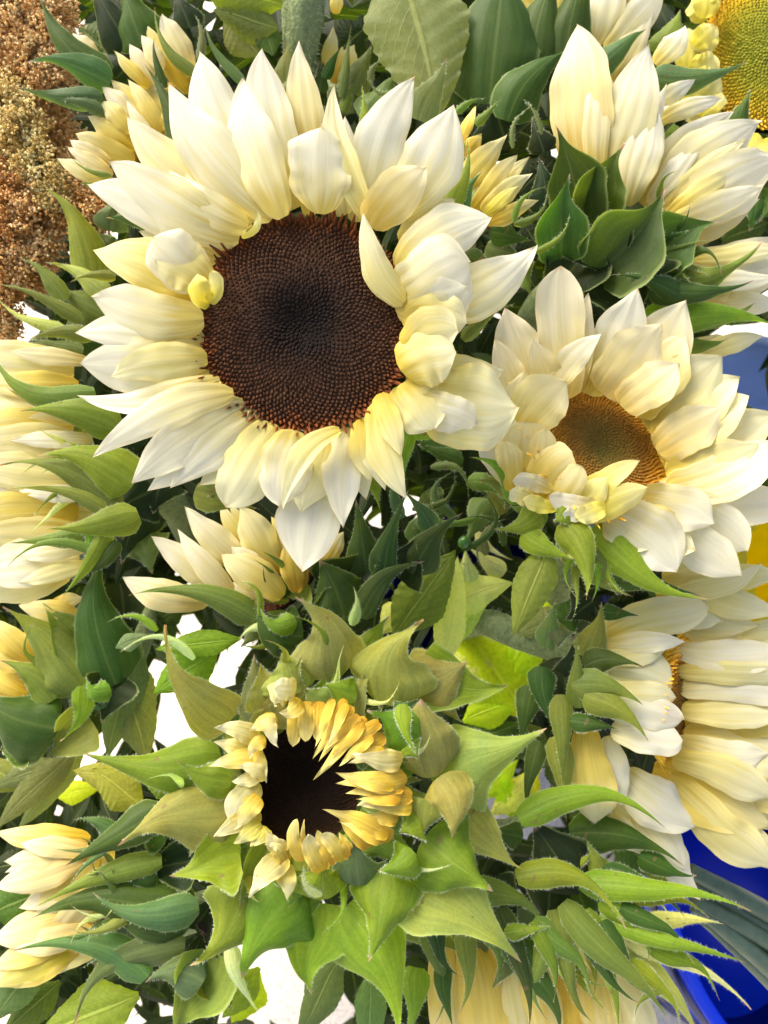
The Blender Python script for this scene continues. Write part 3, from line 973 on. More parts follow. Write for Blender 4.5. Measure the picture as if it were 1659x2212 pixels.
# ------------------------------------------------------------------ sunflower seen from behind, upper right
f4 = flower('big white petalled sunflower seen from behind with dark green cupped bracts, upper right', 1330, 560, .30)
disc(f4, P3(1400, 480, .325), 120 * KU * .3, dirw(.7, .6, -.15), M['disc_gold'], n=300)
W4 = dict(p=dict(cup=.12, lift=.1, m='white', rib=.035), b=dict(c='g', hairs=30, cup=.3, lift=.12))
build(f4, .30, '''
p 1250 390 1222 180 56 m=white z=0 bend=.04
p 1290 380 1290 120 60 m=white z=6
p 1330 400 1375 150 54 m=cream z=3
p 1345 420 1440 180 56 m=white z=3
p 1400 440 1530 290 50 m=white z=4
p 1420 450 1610 300 50 m=cream z=4
p 1450 480 1650 400 54 m=white z=8
p 1440 470 1600 360 50 m=cream z=7
p 1500 610 1680 600 46 m=white z=2
p 1480 640 1650 560 50 m=white z=0
p 1500 560 1700 540 46 m=cream z=2
p 1268 380 1248 54 132 m=warm z=2 zt=4 sharp=3 base=.7 pk=.4
p 1300 330 1300 140 60 m=warm z=-4
p 1300 400 1402 95 118 m=white z=4 zt=8 bend=.03 sharp=2 rib=.04
p 1352 445 1408 215 98 m=white z=6 zt=8 rib=.045
p 1330 400 1380 250 80 m=cream z=1
p 1416 140 1480 56 56 m=white z=-8 bend=.05
p 1410 230 1502 172 42 m=white z=-6
p 1415 270 1562 214 40 m=white z=-5 bend=-.05
p 1400 290 1445 210 50 m=white z=-7
p 1384 440 1584 240 98 m=white z=-2 bend=-.05
p 1427 450 1642 266 124 m=white z=1 bend=-.08 rib=.045
p 1400 460 1560 330 90 m=warm z=-3
p 1440 475 1690 340 134 m=white z=4 rib=.045
p 1450 500 1640 430 100 m=warm z=0
p 1470 560 1720 500 80 m=white z=-2 bend=.12
p 1490 630 1720 560 96 m=white z=-3
p 1480 600 1700 600 90 m=white z=-5
p 1520 655 1700 655 58 m=white z=-5
p 1490 770 1650 724 46 m=cream z=-10
p 1500 740 1600 745 40 m=white z=-12
b 1252 490 1200 270 104 z=-1 c=g bend=.05 pk=.45 pw=1.5 cup=-.30 zt=12
b 1290 470 1350 310 90 z=1 zt=16 c=g bend=-.1 pk=.45 pw=1.5 cup=-.30
b 1212 560 1230 374 92 z=5 c=g bend=-.05 pk=.45 pw=1.5 cup=-.30 zt=18
b 1290 590 1436 408 136 z=5 zt=18 c=g bend=.08 pk=.45 pw=1.5 cup=-.30
b 1395 590 1556 478 116 z=1 zt=14 c=g bend=-.12 pk=.45 pw=1.5 cup=-.30
b 1400 610 1642 522 72 z=9 zt=12 c=q bend=.15
b 1480 650 1322 592 44 z=13 c=g bend=.08
b 1400 620 1626 606 50 z=12 zt=12 c=g bend=.1
b 1380 700 1672 702 68 z=4 c=l bend=-.06
b 1480 680 1636 646 34 z=5 c=q bend=.15
b 1480 745 1576 728 28 z=-4 c=q bend=.1
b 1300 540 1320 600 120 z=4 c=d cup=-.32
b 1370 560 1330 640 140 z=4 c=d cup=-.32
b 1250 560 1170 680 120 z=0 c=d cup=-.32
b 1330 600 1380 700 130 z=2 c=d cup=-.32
b 1170 290 1130 215 8 z=14 c=s bend=.1
b 1108 320 1146 235 9 z=14 c=s bend=-.2
b 1110 485 1182 414 14 z=12 c=q bend=.2
b 1155 545 1231 460 12 z=18 c=l bend=.15
b 1175 330 1150 250 50 z=2 c=d
b 1190 460 1165 340 70 z=4 c=d
''', W4)
tube(f4, [P3(1330, 560, .315), P3(1240, 600, .335), P3(1150, 680, .37), P3(1120, 760, .45)], [.010, .008, .0065, .006], M['stem'], hairs=100)

# ------------------------------------------------------------------ top edge flower
f4b = flower('white sunflower at the top edge seen from behind with smooth dark green bracts', 1240, 120, .325)
disc(f4b, P3(1300, 40, .345), 100 * KU * .32, dirw(.5, .8, 0), M['disc_gold'], n=200)
build(f4b, .325, '''
p 1285 95 1335 -90 86 m=white z=0
p 1310 118 1440 -25 74 m=white z=2
p 1322 180 1405 20 60 m=warm z=2
p 1340 120 1400 -60 60 m=white z=-5
p 1118 60 1120 -80 60 m=yellow z=-8
p 1200 60 1215 -60 40 m=yellow z=-6
p 1160 40 1150 -80 60 m=yellow z=-9
b 1150 160 1205 -70 108 z=2 c=g bend=-.05 cup=.3
b 1222 120 1262 -90 92 z=5 c=g 
b 1096 262 1228 108 88 z=10 c=g bend=-.12 pw=.8
b 1290 145 1396 62 46 z=8 c=t
b 1296 110 1290 170 30 z=5 c=t
b 1225 115 1276 92 10 z=13 c=s bend=-.2
b 1180 200 1150 90 120 z=-4 c=d
b 1056 225 1092 -70 158 z=2 c=g pw=.6 cup=.2 pk=.45
b 1000 240 1000 120 60 z=-6 c=g
b 1356 190 1400 110 30 z=6 c=s bend=-.1
b 1090 300 1060 180 120 z=-8 c=d
''', W4)

# ------------------------------------------------------------------ corner flower
f5 = flower('sunflower with a broad yellow green centre and small crinkled lemon petals, top right corner', 1690, 105, .33)
disc(f5, P3(1690, 110, .332), 172 * KU * .33, dirw(-.15, 0, 1), M['disc_green'], n=2000, dome=.2, hgt=.03, rimh=.05)
build(f5, .33, '''
p 1530 40 1500 -10 60 m=lemon z=4 sharp=5 wave=.1
p 1540 60 1502 110 60 m=lemon z=6 sharp=5 wave=.1
p 1520 40 1536 -60 60 m=lemon z=5 sharp=5 wave=.1
p 1500 100 1545 60 50 m=lemon z=8 sharp=5 wave=.1
p 1490 140 1548 150 60 m=lemon z=9 sharp=5 wave=.12
p 1500 165 1540 170 44 m=lemon z=10 sharp=5 wave=.1
p 1480 150 1490 60 50 m=lemon z=3 sharp=5
p 1475 240 1558 165 60 m=lemon z=4 sharp=5
p 1510 250 1560 200 50 m=lemon z=5 sharp=5
p 1560 250 1480 260 60 m=lemon z=0
p 1620 290 1640 400 60 m=lemon z=0
p 1590 290 1590 390 50 m=lemon z=-3
p 1650 300 1680 380 60 m=lemon z=2
b 1405 165 1610 132 52 z=22 c=t bend=.1 cup=.3
b 1590 278 1624 192 34 z=20 c=g bend=-.05
b 1408 292 1522 222 32 z=18 c=g bend=-.1
b 1470 60 1490 160 60 z=-3 c=g
b 1440 120 1470 20 80 z=-6 c=o
b 1580 360 1650 460 90 z=-6 c=q
b 1640 420 1620 500 60 z=-4 c=g
b 1700 400 1640 480 70 z=-2 c=g
b 1430 300 1500 290 60 z=-3 c=q
''', W4)

# ------------------------------------------------------------------ right middle, side view
f6 = flower('pale yellow sunflower seen from the side, its near petals folded over a golden centre', 1330, 1500, .305)
disc(f6, P3(1444, 1510, .311), 128 * KU * .311, dirw(.86, -.10, .50), M['disc_gold'], n=1400, dome=.30, hgt=.06, rimh=.10, rim_from=.7)
W6 = dict(p=dict(cup=.12, lift=.06, m='cream', rib=.03), b=dict(c='q', hairs=40, cup=.25, lift=.1))
build(f6, .305, '''
p 1452 1400 1699.83 1403.61 76.0846 m=white z=4 bend=0.07 pk=.65
p 1462 1450 1729.19 1462.27 57.6961 m=cream z=6 bend=-0.01 pk=.65
p 1467 1490 1735.47 1509.15 73.3802 m=white z=5 bend=-0.06 pk=.65
p 1472 1535 1687.53 1539.84 70.0503 m=cream z=6 bend=0.01 pk=.65
p 1462 1600 1661.05 1628.4 70.0783 m=white z=7 bend=0.07 pk=.65
p 1452 1640 1671.26 1725.66 81.207 m=cream z=9 bend=-0.06 pk=.65
p 1420 1330 1560 1340 50 m=cream z=4
p 1430 1290 1590 1388 92 m=cream z=-2
p 1420 1270 1530 1300 90 m=cream z=2
p 1440 1280 1650 1216 50 m=cream z=4 bend=.08
p 1430 1250 1600 1230 90 m=cream z=-1
p 1480 1260 1690 1320 74 m=cream z=1 bend=.05
p 1540 1250 1690 1240 60 m=cream z=-3
p 1462 1370 1779.4 1354.08 76.0568 m=cream z=-6 bend=0.06 pk=.65
p 1450 1340 1640 1350 70 m=cream z=-3
p 1462 1430 1746.76 1408.34 134.297 m=cream z=-3 bend=0.06 pk=.65
p 1467 1470 1773.14 1484.15 104.912 m=cream z=0 bend=0.03 pk=.65
p 1472 1510 1766.38 1523.17 110.363 m=cream z=-2 bend=0.07 pk=.65
p 1477 1550 1821.5 1552.34 120.392 m=yellow z=1 bend=-0.05 pk=.65
p 1477 1590 1741.66 1621.13 124.183 m=cream z=3 bend=0.02 pk=.65
p 1467 1620 1710.27 1700.54 130.219 m=yellow z=1 rib=.04 bend=-0.03 pk=.65
p 1452 1640 1775.48 1731.08 118.395 m=yellow z=-3 bend=-0.00 pk=.65
p 1410 1665 1664 1786 128 m=yellow z=4
p 1442 1680 1731.37 1795.74 120.604 m=cream z=-3 bend=-0.08 pk=.65
p 1442 1680 1672.98 1872.55 103.381 m=cream z=6 bend=.04 pk=.65
p 1452 1740 1693.02 1887.58 75.6101 m=cream z=2 bend=-0.08 pk=.65
p 1345 1668 1502 1788 112 m=white z=8 bend=.06
p 1390 1760 1512 1946 76 m=white z=3
p 1370 1740 1480 1880 90 m=white z=5
p 1310 1760 1392 1850 60 m=white z=6
p 1330 1720 1420 1850 90 m=cream z=4
p 1265 1570 1288 1780 96 m=yellow z=14 zt=12 sharp=3 pk=.65
p 1310 1590 1342 1742 66 m=white z=13 zt=10
p 1290 1600 1320 1760 70 m=white z=10 zt=8
p 1250 1600 1262 1740 60 m=cream z=11
p 1288 1385 1532 1312 86 m=cream z=10 zt=8 sharp=4 bend=-.04
p 1300 1390 1480 1385 50 m=white z=13 zt=14
p 1275 1450 1452 1482 124 m=cream z=14 zt=16 sharp=4 bend=-.06 pk=.6 cup=.2
p 1290 1410 1440 1400 70 m=cream z=13 zt=14 sharp=3
p 1290 1500 1462 1508 66 m=cream z=17 zt=17 sharp=4
p 1295 1525 1476 1556 78 m=white z=19 zt=18 sharp=4 bend=-.03
p 1320 1575 1476 1598 76 m=white z=20 zt=20 sharp=5 bend=.03
b 1252 1530 1244 1372 44 z=20 c=q
b 1235 1480 1388 1522 56 z=22 zt=26 c=q bend=-.12
b 1260 1440 1390 1442 48 z=17 zt=22 c=g bend=-.14
b 1262 1500 1400 1602 60 z=24 zt=28 c=q bend=-.1
b 1262 1420 1300 1300 56 z=14 c=o bend=.05
b 1300 1320 1380 1330 30 z=12 c=g
b 1230 1556 1336 1574 34 z=22 c=g
b 1172 1440 1202 1582 50 z=14 c=g bend=.08
b 1150 1480 1122 1610 50 z=10 c=g
b 1212 1500 1216 1705 42 z=18 c=q
b 1180 1400 1200 1296 50 z=14 c=s
b 1200 1360 1205 1400 60 z=16 c=s
b 1165 1600 1140 1768 36 z=12 c=g bend=.05
b 1200 1590 1222 1775 46 z=14 c=o bend=-.04
b 1240 1690 1284 1782 46 z=9 c=q
b 1250 1480 1240 1380 90 z=8 c=d
b 1220 1420 1225 1560 100 z=6 c=d
b 1240 1560 1220 1680 60 z=8 c=d
b 1280 1300 1220 1340 80 z=4 c=d
b 1220 1300 1240 1380 70 z=0 c=g
l 1230 1330 1120 1370 80 z=-5 c=y
''', W6)
tube(f6, [P3(1300, 1450, .312), P3(1220, 1400, .315), P3(1120, 1370, .318), P3(1030, 1345, .33), P3(960, 1400, .40), P3(950, 1500, .55)], [.010, .0075, .006, .0055, .005, .005], M['stem'], hairs=600)

# ------------------------------------------------------------------ left middle
f7 = flower('yellow petalled sunflower cropped by the left edge, seen from behind with bright green bracts', 190, 1000, .30)
disc(f7, P3(120, 990, .325), 130 * KU * .3, dirw(-.9, 0, .1), M['disc_gold'], n=200)
build(f7, .30, '''
p 190 780 20 760 40 m=warm z=4
p 190 900 60 900 36 m=yellow z=6
p 200 950 20 950 40 m=white z=7
p 200 1070 40 1060 40 m=white z=6
p 200 1180 30 1200 40 m=white z=7
p 190 1220 40 1260 40 m=cream z=6
p 160 800 -90 770 104 m=cream z=0 cup=.05
p 170 830 -60 830 60 m=yellow z=2 cup=.05
p 150 880 -100 880 84 m=cream z=0 cup=.05
p 190 930 -100 925 100 m=yellow z=2 cup=.05
p 185 960 -80 970 80 m=cream z=4 bend=.05 cup=.05
p 180 1030 -100 1005 90 m=cream z=3 cup=.05
p 160 1060 -80 1060 70 m=white z=0 cup=.05
p 170 1105 -100 1110 96 m=yellow z=2 cup=.05
p 205 1115 -60 1100 60 m=cream z=-2 cup=.05
p 190 1150 -80 1160 84 m=cream z=1 cup=.05
p 170 1190 -70 1240 108 m=white z=3 rib=.04 cup=.05
p 150 1230 -60 1290 90 m=cream z=0 cup=.05
b 207 850 -20 742 46 z=10 c=q bend=-.25 cup=.3
b 195 868 18 838 48 z=9 c=o bend=-.12
b 255 925 44 888 70 z=12 c=l bend=.1 cup=.3
b 290 1045 88 984 92 z=14 c=l bend=.12 cup=.3
b 255 1095 -5 1005 58 z=10 c=q bend=.15
b 235 1112 14 1060 28 z=12 c=o bend=.12
b 300 1112 103 1141 62 z=14 c=l bend=-.05
b 185 1160 18 1173 36 z=12 c=q
b 212 1195 16 1227 18 z=14 c=q bend=.2
b 200 1130 190 1230 22 z=13 c=l
b 235 1140 130 1290 34 z=13 c=l bend=-.05
b 255 1170 150 1250 30 z=12 c=g bend=-.1
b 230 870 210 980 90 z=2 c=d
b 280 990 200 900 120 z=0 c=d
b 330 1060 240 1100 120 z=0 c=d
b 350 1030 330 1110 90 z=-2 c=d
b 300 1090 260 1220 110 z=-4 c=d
b 300 1150 330 1240 90 z=-6 c=s
b 200 730 60 735 30 z=4 c=q bend=.1
''', W6)
tube(f7, [P3(190, 1000, .315), P3(290, 1030, .325), P3(380, 1100, .35), P3(420, 1200, .45)], [.010, .008, .0065, .006], M['stem'], hairs=60)

# ------------------------------------------------------------------ lower middle small flower
f8 = flower('small cream sunflower pointing left beneath the large one, with curled dark cupped bracts', 600, 1260, .295)
disc(f8, P3(600, 1270, .312), 90 * KU * .3, dirw(-.4, .6, .3), M['disc_dark'], n=300)
W8 = dict(p=dict(cup=.14, lift=.1, m='warm', rib=.03), b=dict(c='g', hairs=40, cup=.3, lift=.1))
build(f8, .295, '''
p 465 1265 327 1156 58 m=warm z=2
p 500 1285 382 1142 54 m=warm z=5 bend=-.03
p 530 1230 398 1094 70 m=warm z=1
p 450 1298 264 1246 70 m=warm z=4 bend=-.06 sharp=2
p 560 1190 470 1080 60 m=yellow z=-3
p 600 1240 518 1094 78 m=yellow z=3 sharp=3
p 610 1290 477 1198 76 m=yellow z=8 bend=.04 sharp=2.4
p 580 1260 500 1180 60 m=warm z=6
p 652 1270 585 1115 58 m=gold z=2 bend=.05
p 640 1280 620 1170 50 m=gold z=5
p 700 1220 742 1148 40 m=yellow z=-4
p 700 1230 720 1140 50 m=gold z=-6
p 560 1290 470 1270 50 m=warm z=3
b 560 1338 284 1288 52 z=8 c=q bend=.12
b 745 1345 690 1210 140 z=8 c=g bend=.05 pw=.7 cup=.4
b 655 1375 553 1298 100 z=10 c=g bend=-.2 pw=.8 cup=.4
b 795 1255 768 1078 76 z=0 c=g
b 830 1255 882 1060 60 z=6 c=g bend=-.06 fold=60
b 890 1240 998 1108 74 z=3 c=g bend=-.08
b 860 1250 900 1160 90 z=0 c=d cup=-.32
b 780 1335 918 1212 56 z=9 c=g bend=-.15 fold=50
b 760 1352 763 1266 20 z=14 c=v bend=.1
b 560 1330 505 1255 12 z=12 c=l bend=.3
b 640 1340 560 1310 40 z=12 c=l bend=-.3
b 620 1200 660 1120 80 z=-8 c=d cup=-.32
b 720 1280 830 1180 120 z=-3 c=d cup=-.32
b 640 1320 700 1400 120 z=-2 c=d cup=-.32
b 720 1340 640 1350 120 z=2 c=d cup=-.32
b 560 1350 520 1400 40 z=6 c=s
b 600 1360 515 1385 26 z=8 c=v bend=.2
b 660 1250 590 1280 80 z=0 c=o cup=-.32
b 930 1150 870 1060 40 z=2 c=t bend=.1
b 870 1120 880 1000 22 z=4 c=t bend=-.2
b 340 1362 231 1345 14 z=14 c=l bend=.2
b 420 1424 262 1410 16 z=6 c=v bend=.25
l 520 1380 335 1402 60 z=0 c=l
l 470 1400 330 1500 96 z=-4 c=l
l 250 1400 320 1370 40 z=0 c=y
''', W8)
tube(f8, [P3(640, 1290, .315), P3(700, 1350, .34), P3(740, 1400, .40)], [.008, .006, .005], M['stem'])

# ------------------------------------------------------------------ left lower flower
f9 = flower('half hidden yellow sunflower at the left edge wrapped in large dark smooth bracts', 130, 1450, .315)
disc(f9, P3(60, 1440, .335), 110 * KU * .3, dirw(-.9, .2, .1), M['disc_gold'], n=200)
build(f9, .315, '''
p 170 1330 40 1308 50 m=yellow z=2
p 70 1430 -40 1330 60 m=yellow z=2
p 60 1440 -40 1400 60 m=yellow z=3
p 60 1500 -60 1440 60 m=yellow z=1
p 40 1540 -60 1480 50 m=yellow z=2
p 110 1310 180 1290 40 m=yellow z=0
b 200 1485 8 1312 128 z=8 c=o bend=.06 cup=.3 pw=.9
b 170 1400 90 1300 80 z=3 c=o cup=-.32
b 120 1510 0 1428 66 z=11 c=q bend=.1
b 125 1575 -40 1500 150 z=14 c=g bend=-.08 cup=.4 pw=.6
b 250 1480 218 1190 118 z=12 c=g bend=-.08 pw=.8 cup=.3
b 180 1480 130 1600 40 z=18 c=l bend=-.15 cup=.1
b 240 1490 185 1460 40 z=19 c=l bend=-.3 
b 225 1530 205 1470 60 z=13 c=t
b 250 1460 220 1560 90 z=10 c=d cup=-.32
b 260 1260 280 1420 110 z=2 c=d cup=-.32
b 60 1600 0 1620 90 z=6 c=g cup=-.32
b 200 1560 100 1640 90 z=8 c=q cup=-.32
''', W8)
tube(f9, [P3(150, 1480, .325), P3(250, 1460, .33), P3(300, 1380, .34), P3(320, 1300, .40)], [.009, .007, .006, .005], M['stem'], hairs=300)
build(f9, .33, '''
l 250 1400 320 1650 120 z=0 c=y cup=.2
l 300 1380 230 1640 90 z=2 c=y
l 170 1610 -10 1790 66 z=10 c=s
l 130 1640 -10 1700 60 z=6 c=s
l 190 1600 40 1790 60 z=5 c=y
l 60 1700 -60 1640 70 z=2 c=s
''')

# ------------------------------------------------------------------ bottom left flower
f10 = flower('yellow sunflower at the bottom left edge, side on, with long dark twisting bracts', 330, 1990, .30)
disc(f10, P3(240, 1990, .325), 110 * KU * .3, dirw(-.9, .1, .1), M['disc_dark'], n=200)
build(f10, .30, '''
p 200 1840 40 1822 44 m=warm z=4
p 205 1850 30 1890 50 m=cream z=2
p 215 1870 60 1930 60 m=yellow z=1
p 200 1900 40 1960 60 m=warm z=3
p 220 1900 100 2040 60 m=warm z=4
p 200 1960 60 2000 60 m=yellow z=2
p 200 2010 20 2050 56 m=warm z=8
p 210 2050 40 2100 50 m=cream z=5
p 200 1980 90 2070 60 m=gold z=1
p 250 1900 170 1980 50 m=gold z=0
p 195 1812 -10 1800 52 m=yellow z=0
p 190 1830 8 1862 60 m=warm z=3
p 180 1860 -10 1915 74 m=warm z=5
p 160 1830 10 1885 40 m=white z=2
p 210 1850 80 2010 96 m=yellow z=3
p 200 1880 130 2000 90 m=gold z=0
p 160 1975 -20 2030 76 m=warm z=5
p 160 2010 -20 2088 64 m=yellow z=7
p 180 2040 -20 2124 80 m=yellow z=6
p 150 2060 -10 2130 60 m=lemon z=8
p 240 1830 215 1900 40 m=yellow z=-5
p 245 2060 240 2100 50 m=gold z=-4
b 415 1990 62 1985 112 z=12 c=g bend=.12 cup=.3
b 320 2110 33 2058 60 z=14 c=t bend=.15
b 400 2040 160 2212 62 z=12 c=s bend=.2 fold=50
b 430 1960 203 1928 60 z=16 c=t bend=-.12
b 350 1745 145 1868 66 z=14 c=g bend=-.02
b 350 1860 78 1962 44 z=11 c=o bend=.05
b 340 1880 250 1910 50 z=10 c=g
b 440 2120 313 2122 76 z=17 c=t bend=.15
b 470 2060 370 2240 110 z=9 c=q cup=-.32
b 440 2080 500 2180 90 z=6 c=q cup=-.32
b 500 2040 560 2180 30 z=16 c=v bend=.1
b 490 2020 470 1960 12 z=18 c=p bend=-.1
b 300 2060 170 2000 30 z=8 c=s
b 280 1980 150 2010 20 z=14 c=o bend=-.1
b 250 2090 190 2050 60 z=6 c=s
b 470 1990 450 2070 70 z=2 c=p
b 370 1790 300 1740 100 z=2 c=g cup=-.32
b 250 1800 160 1770 30 z=6 c=t bend=.1
b 300 1790 110 1830 22 z=9 c=s bend=-.1
b 230 1840 150 1920 10 z=16 c=s bend=.1
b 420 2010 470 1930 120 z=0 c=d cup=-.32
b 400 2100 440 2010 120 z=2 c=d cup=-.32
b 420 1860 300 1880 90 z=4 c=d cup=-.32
b 330 1840 400 1780 70 z=2 c=d
l 300 1700 158 1662 70 z=0 c=o
l 310 1740 200 1660 90 z=4 c=o
l 400 1720 300 1640 80 z=2 c=q
l 300 2150 80 2240 130 z=4 c=q
l 90 2060 -20 2210 90 z=2 c=t
l 130 2120 10 2230 80 z=-3 c=g
l 80 1930 -30 1980 110 z=0 c=g
l 60 1860 -30 1880 60 z=-4 c=d
''', W8)
tube(f10, [P3(330, 1990, .32), P3(450, 1960, .34), P3(560, 1900, .42)], [.009, .007, .006], M['stem'])

# ------------------------------------------------------------------ bottom flower hanging down
f11 = flower('sunflower hanging downward at the bottom edge with yellow petals and long curling green bracts', 1200, 1960, .30)
disc(f11, P3(1180, 2060, .325), 130 * KU * .3, dirw(0, -1, -.1), M['disc_gold'], n=200)
W11 = dict(p=dict(cup=.34, lift=.06, m='yellow', rib=.05), b=dict(c='q', hairs=70, cup=.25, lift=.1))
build(f11, .30, '''
b 1080 1960 1160 2215 40 z=13 c=g hook=.1
b 1195 1965 1272 2230 42 z=15 c=q hook=-.12
b 1262 1965 1350 2228 44 z=15 c=f hook=.1
b 1300 1990 1405 2170 38 z=17 c=g hook=-.18
b 1000 1990 1012 2185 40 z=11 c=o hook=.15
b 1150 1990 1215 2150 30 z=18 c=l hook=.2
b 930 1960 975 2120 36 z=9 c=g hook=-.2
b 1340 1960 1500 2050 34 z=18 c=g hook=.2
b 1380 1850 1500 1900 40 z=4 c=g hook=-.1
b 1360 2080 1480 2190 30 z=15 c=f hook=.2
b 1300 1880 1480 1960 40 z=12 c=g hook=.15
b 1180 1870 1290 1850 40 z=10 c=f hook=-.2
b 1150 1990 1290 2130 44 z=17 c=q hook=.2
b 1250 2000 1360 2170 40 z=17 c=g hook=-.12
b 1030 1960 1090 2110 46 z=9 c=q hook=.2
b 1300 1940 1420 2060 44 z=16 c=f hook=.2
b 1350 1930 1530 1960 34 z=15 c=f hook=.15
b 1400 2040 1560 2130 34 z=15 c=f hook=.2
b 1180 2030 1150 2190 34 z=15 c=o hook=-.25
p 960 2030 985 2320 100 m=yellow z=0
p 1010 2020 1075 2330 112 m=yellow z=3
p 1090 2040 1125 2330 96 m=cream z=1
p 1150 2040 1195 2330 84 m=yellow z=3
p 1220 2040 1240 2330 80 m=gold z=1
p 1270 2040 1320 2330 86 m=yellow z=4
p 1290 2040 1420 2320 104 m=cream z=2
p 1320 2050 1380 2330 80 m=yellow z=-1
b 1120 1770 1440 1776 52.8 z=18 zt=20 c=f bend=-.14 hook=0.09
b 1250 1905 1606 1926 51.2 z=14 zt=18 c=l bend=.06 hook=0.16
b 1230 1800 1470 1870 72 z=4 c=g bend=-.1
b 1115 1895 1345 1992 49.6 z=19 zt=22 c=f bend=-.18 curl=.05 hook=0.07
b 1295 1975 1618 2050 38.4 z=14 zt=16 c=l bend=.10 hook=0.12
b 1330 2000 1626 2136 43.2 z=10 zt=12 c=v bend=.06 hook=0.17
b 1215 1950 1462 2188 52.8 z=16 zt=18 c=q bend=.06 hook=0.09
b 1110 2010 1232 2225 67.2 z=12 zt=14 c=g bend=.04 hook=0.11
b 1090 2015 1192 2002 27.2 z=18 c=l
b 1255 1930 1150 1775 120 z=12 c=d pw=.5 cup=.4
b 1310 1910 1265 1810 56 z=10 c=o
b 1000 1925 1190 2004 52.8 z=13 c=q bend=-.12 hook=0.10
b 860 1975 856 2092 32 z=6 c=q
b 920 1995 968 2200 40 z=8 c=q hook=0.19
b 960 2080 986 2215 33.6 z=10 c=g bend=.1 hook=0.07
b 1060 1900 1120 2000 80 z=4 c=d
b 1000 1960 1060 2080 64 z=2 c=q hook=0.15
b 880 1960 1000 2060 88 z=0 c=o
b 1340 2030 1520 2230 52.8 z=6 c=n hook=0.08
b 1240 1830 1120 1900 96 z=2 c=k
b 1190 1900 1180 2040 88 z=3 c=d
b 1240 1900 1300 2040 96 z=3 c=g
b 1130 1810 1050 1790 48 z=8 c=g
b 1400 1990 1560 1990 32 z=4 c=v hook=0.06
b 1380 2000 1370 2110 48 z=6 c=g
b 1440 2140 1370 2210 11.2 z=16 c=q bend=.2
b 1310 1880 1350 1960 56 z=8 c=g
b 1110 2060 1060 2140 32 z=5 c=s
b 900 2090 880 2240 56 z=2 c=l hook=0.09
l 740 2060 645 2240 86 z=-4 c=t
l 800 2090 800 2290 70 z=-6 c=t
l 560 2090 480 2200 70 z=-6 c=l
''', W11)

wr = random.Random(21)
for fl, D0, n_, (cu, cv), (r0, r1), (a0, a1), cs in ((f7, .286, 9, (230, 1010), (40, 170), (130, 230), 'lqv'), (f10, .283, 14, (380, 1950), (60, 300), (150, 215), 'stv'),
                                                  (f9, .30, 5, (200, 1480), (60, 160), (60, 300), 'qs'), (f11, .283, 12, (1230, 1930), (60, 230), (-10, 110), 'fqv'),
                                                  (f4, .282, 7, (1330, 540), (90, 210), (-60, 60), 'gq'), (f2, .268, 5, (1270, 1150), (20, 130), (20, 120), 'lq'),
                                                  (f8, .283, 7, (680, 1330), (40, 150), (150, 330), 'qgs'), (f3, .262, 9, (655, 1700), (210, 330), (0, 360), 'fov')):
    for k in range(n_):
        a = math.radians(wr.uniform(a0, a1))
        ra = wr.uniform(r0, (r0 + r1) / 2)
        rb = ra + wr.uniform(60, 130)
        a2 = a + wr.uniform(-.35, .35)
        organ(fl, 'b', P3(cu + ra * math.cos(a), cv + ra * math.sin(a), D0 + .012), P3(cu + rb * math.cos(a2), cv + rb * math.sin(a2), D0), wr.uniform(11, 24) * KU * D0,
              M['bract'], GREENS[wr.choice(cs)], bend=wr.uniform(-.2, .2), hook=wr.uniform(-.35, .35), cup=.3, hairs=14, pk=.12, pw=.9)

# ------------------------------------------------------------------ small yellow buds
f12 = flower('opening sunflower bud with many narrow yellow petals beside the grain heads, upper left', 300, 240, .305, 'sunflower_bud', 'sunflower bud', 'opening sunflower buds')
disc(f12, P3(340, 260, .335), 110 * KU * .3, dirw(-.6, .4, .2), M['disc_gold'], n=200)
W12 = dict(p=dict(cup=.16, lift=.08, m='yellow', rib=.03), b=dict(c='g', hairs=20, cup=.3, lift=.1))
build(f12, .305, '''
p 413 165 350 29 60 m=warm z=3
p 400 190 297 37 46 m=yellow z=2
p 350 150 305 75 38 m=warm z=6
p 330 185 280 94 42 m=warm z=4
p 322 190 245 109 30 m=yellow z=5
p 410 200 340 90 50 m=yellow z=0
p 345 270 238 170 46 m=yellow z=2
p 300 272 221 184 52 m=warm z=5
p 350 285 277 171 44 m=yellow z=4
p 345 300 310 150 56 m=yellow z=1
p 285 285 218 218 42 m=yellow z=6
p 292 322 189 252 52 m=yellow z=4
p 340 330 272 216 30 m=warm z=7
p 350 300 290 210 60 m=yellow z=3
p 290 350 162 289 52 m=yellow z=5
p 240 355 149 302 36 m=warm z=7
p 243 380 146 318 36 m=warm z=8
p 245 398 122 342 38 m=yellow z=6
p 290 330 200 300 50 m=yellow z=1
p 215 130 157 71 36 m=warm z=-6
p 215 130 142 100 30 m=yellow z=-7
b 240 160 93 -6 62 z=4 c=g bend=-.15 
b 238 180 62 134 58 z=6 c=t bend=.1
b 222 215 43 187 40 z=7 c=t bend=-.05
b 222 245 118 216 24 z=7 c=t bend=.1
b 280 95 185 -40 86 z=0 c=d
b 310 100 255 -50 96 z=3 c=g
b 400 350 313 142 52 z=12 c=g bend=.05
b 358 190 335 72 16 z=12 c=g bend=-.08
b 425 160 337 18 22 z=10 c=q bend=-.15
b 240 400 170 395 30 z=5 c=l
b 240 380 155 340 10 z=12 c=q bend=-.1
b 250 170 330 90 80 z=-4 c=d
b 250 250 190 160 80 z=-3 c=g
b 410 60 380 -20 60 z=0 c=d
b 430 130 420 30 16 z=8 c=s bend=.1
''', W12)
tube(f12, [P3(340, 260, .32), P3(420, 320, .36), P3(520, 420, .42)], [.008, .006, .005], M['stem'])

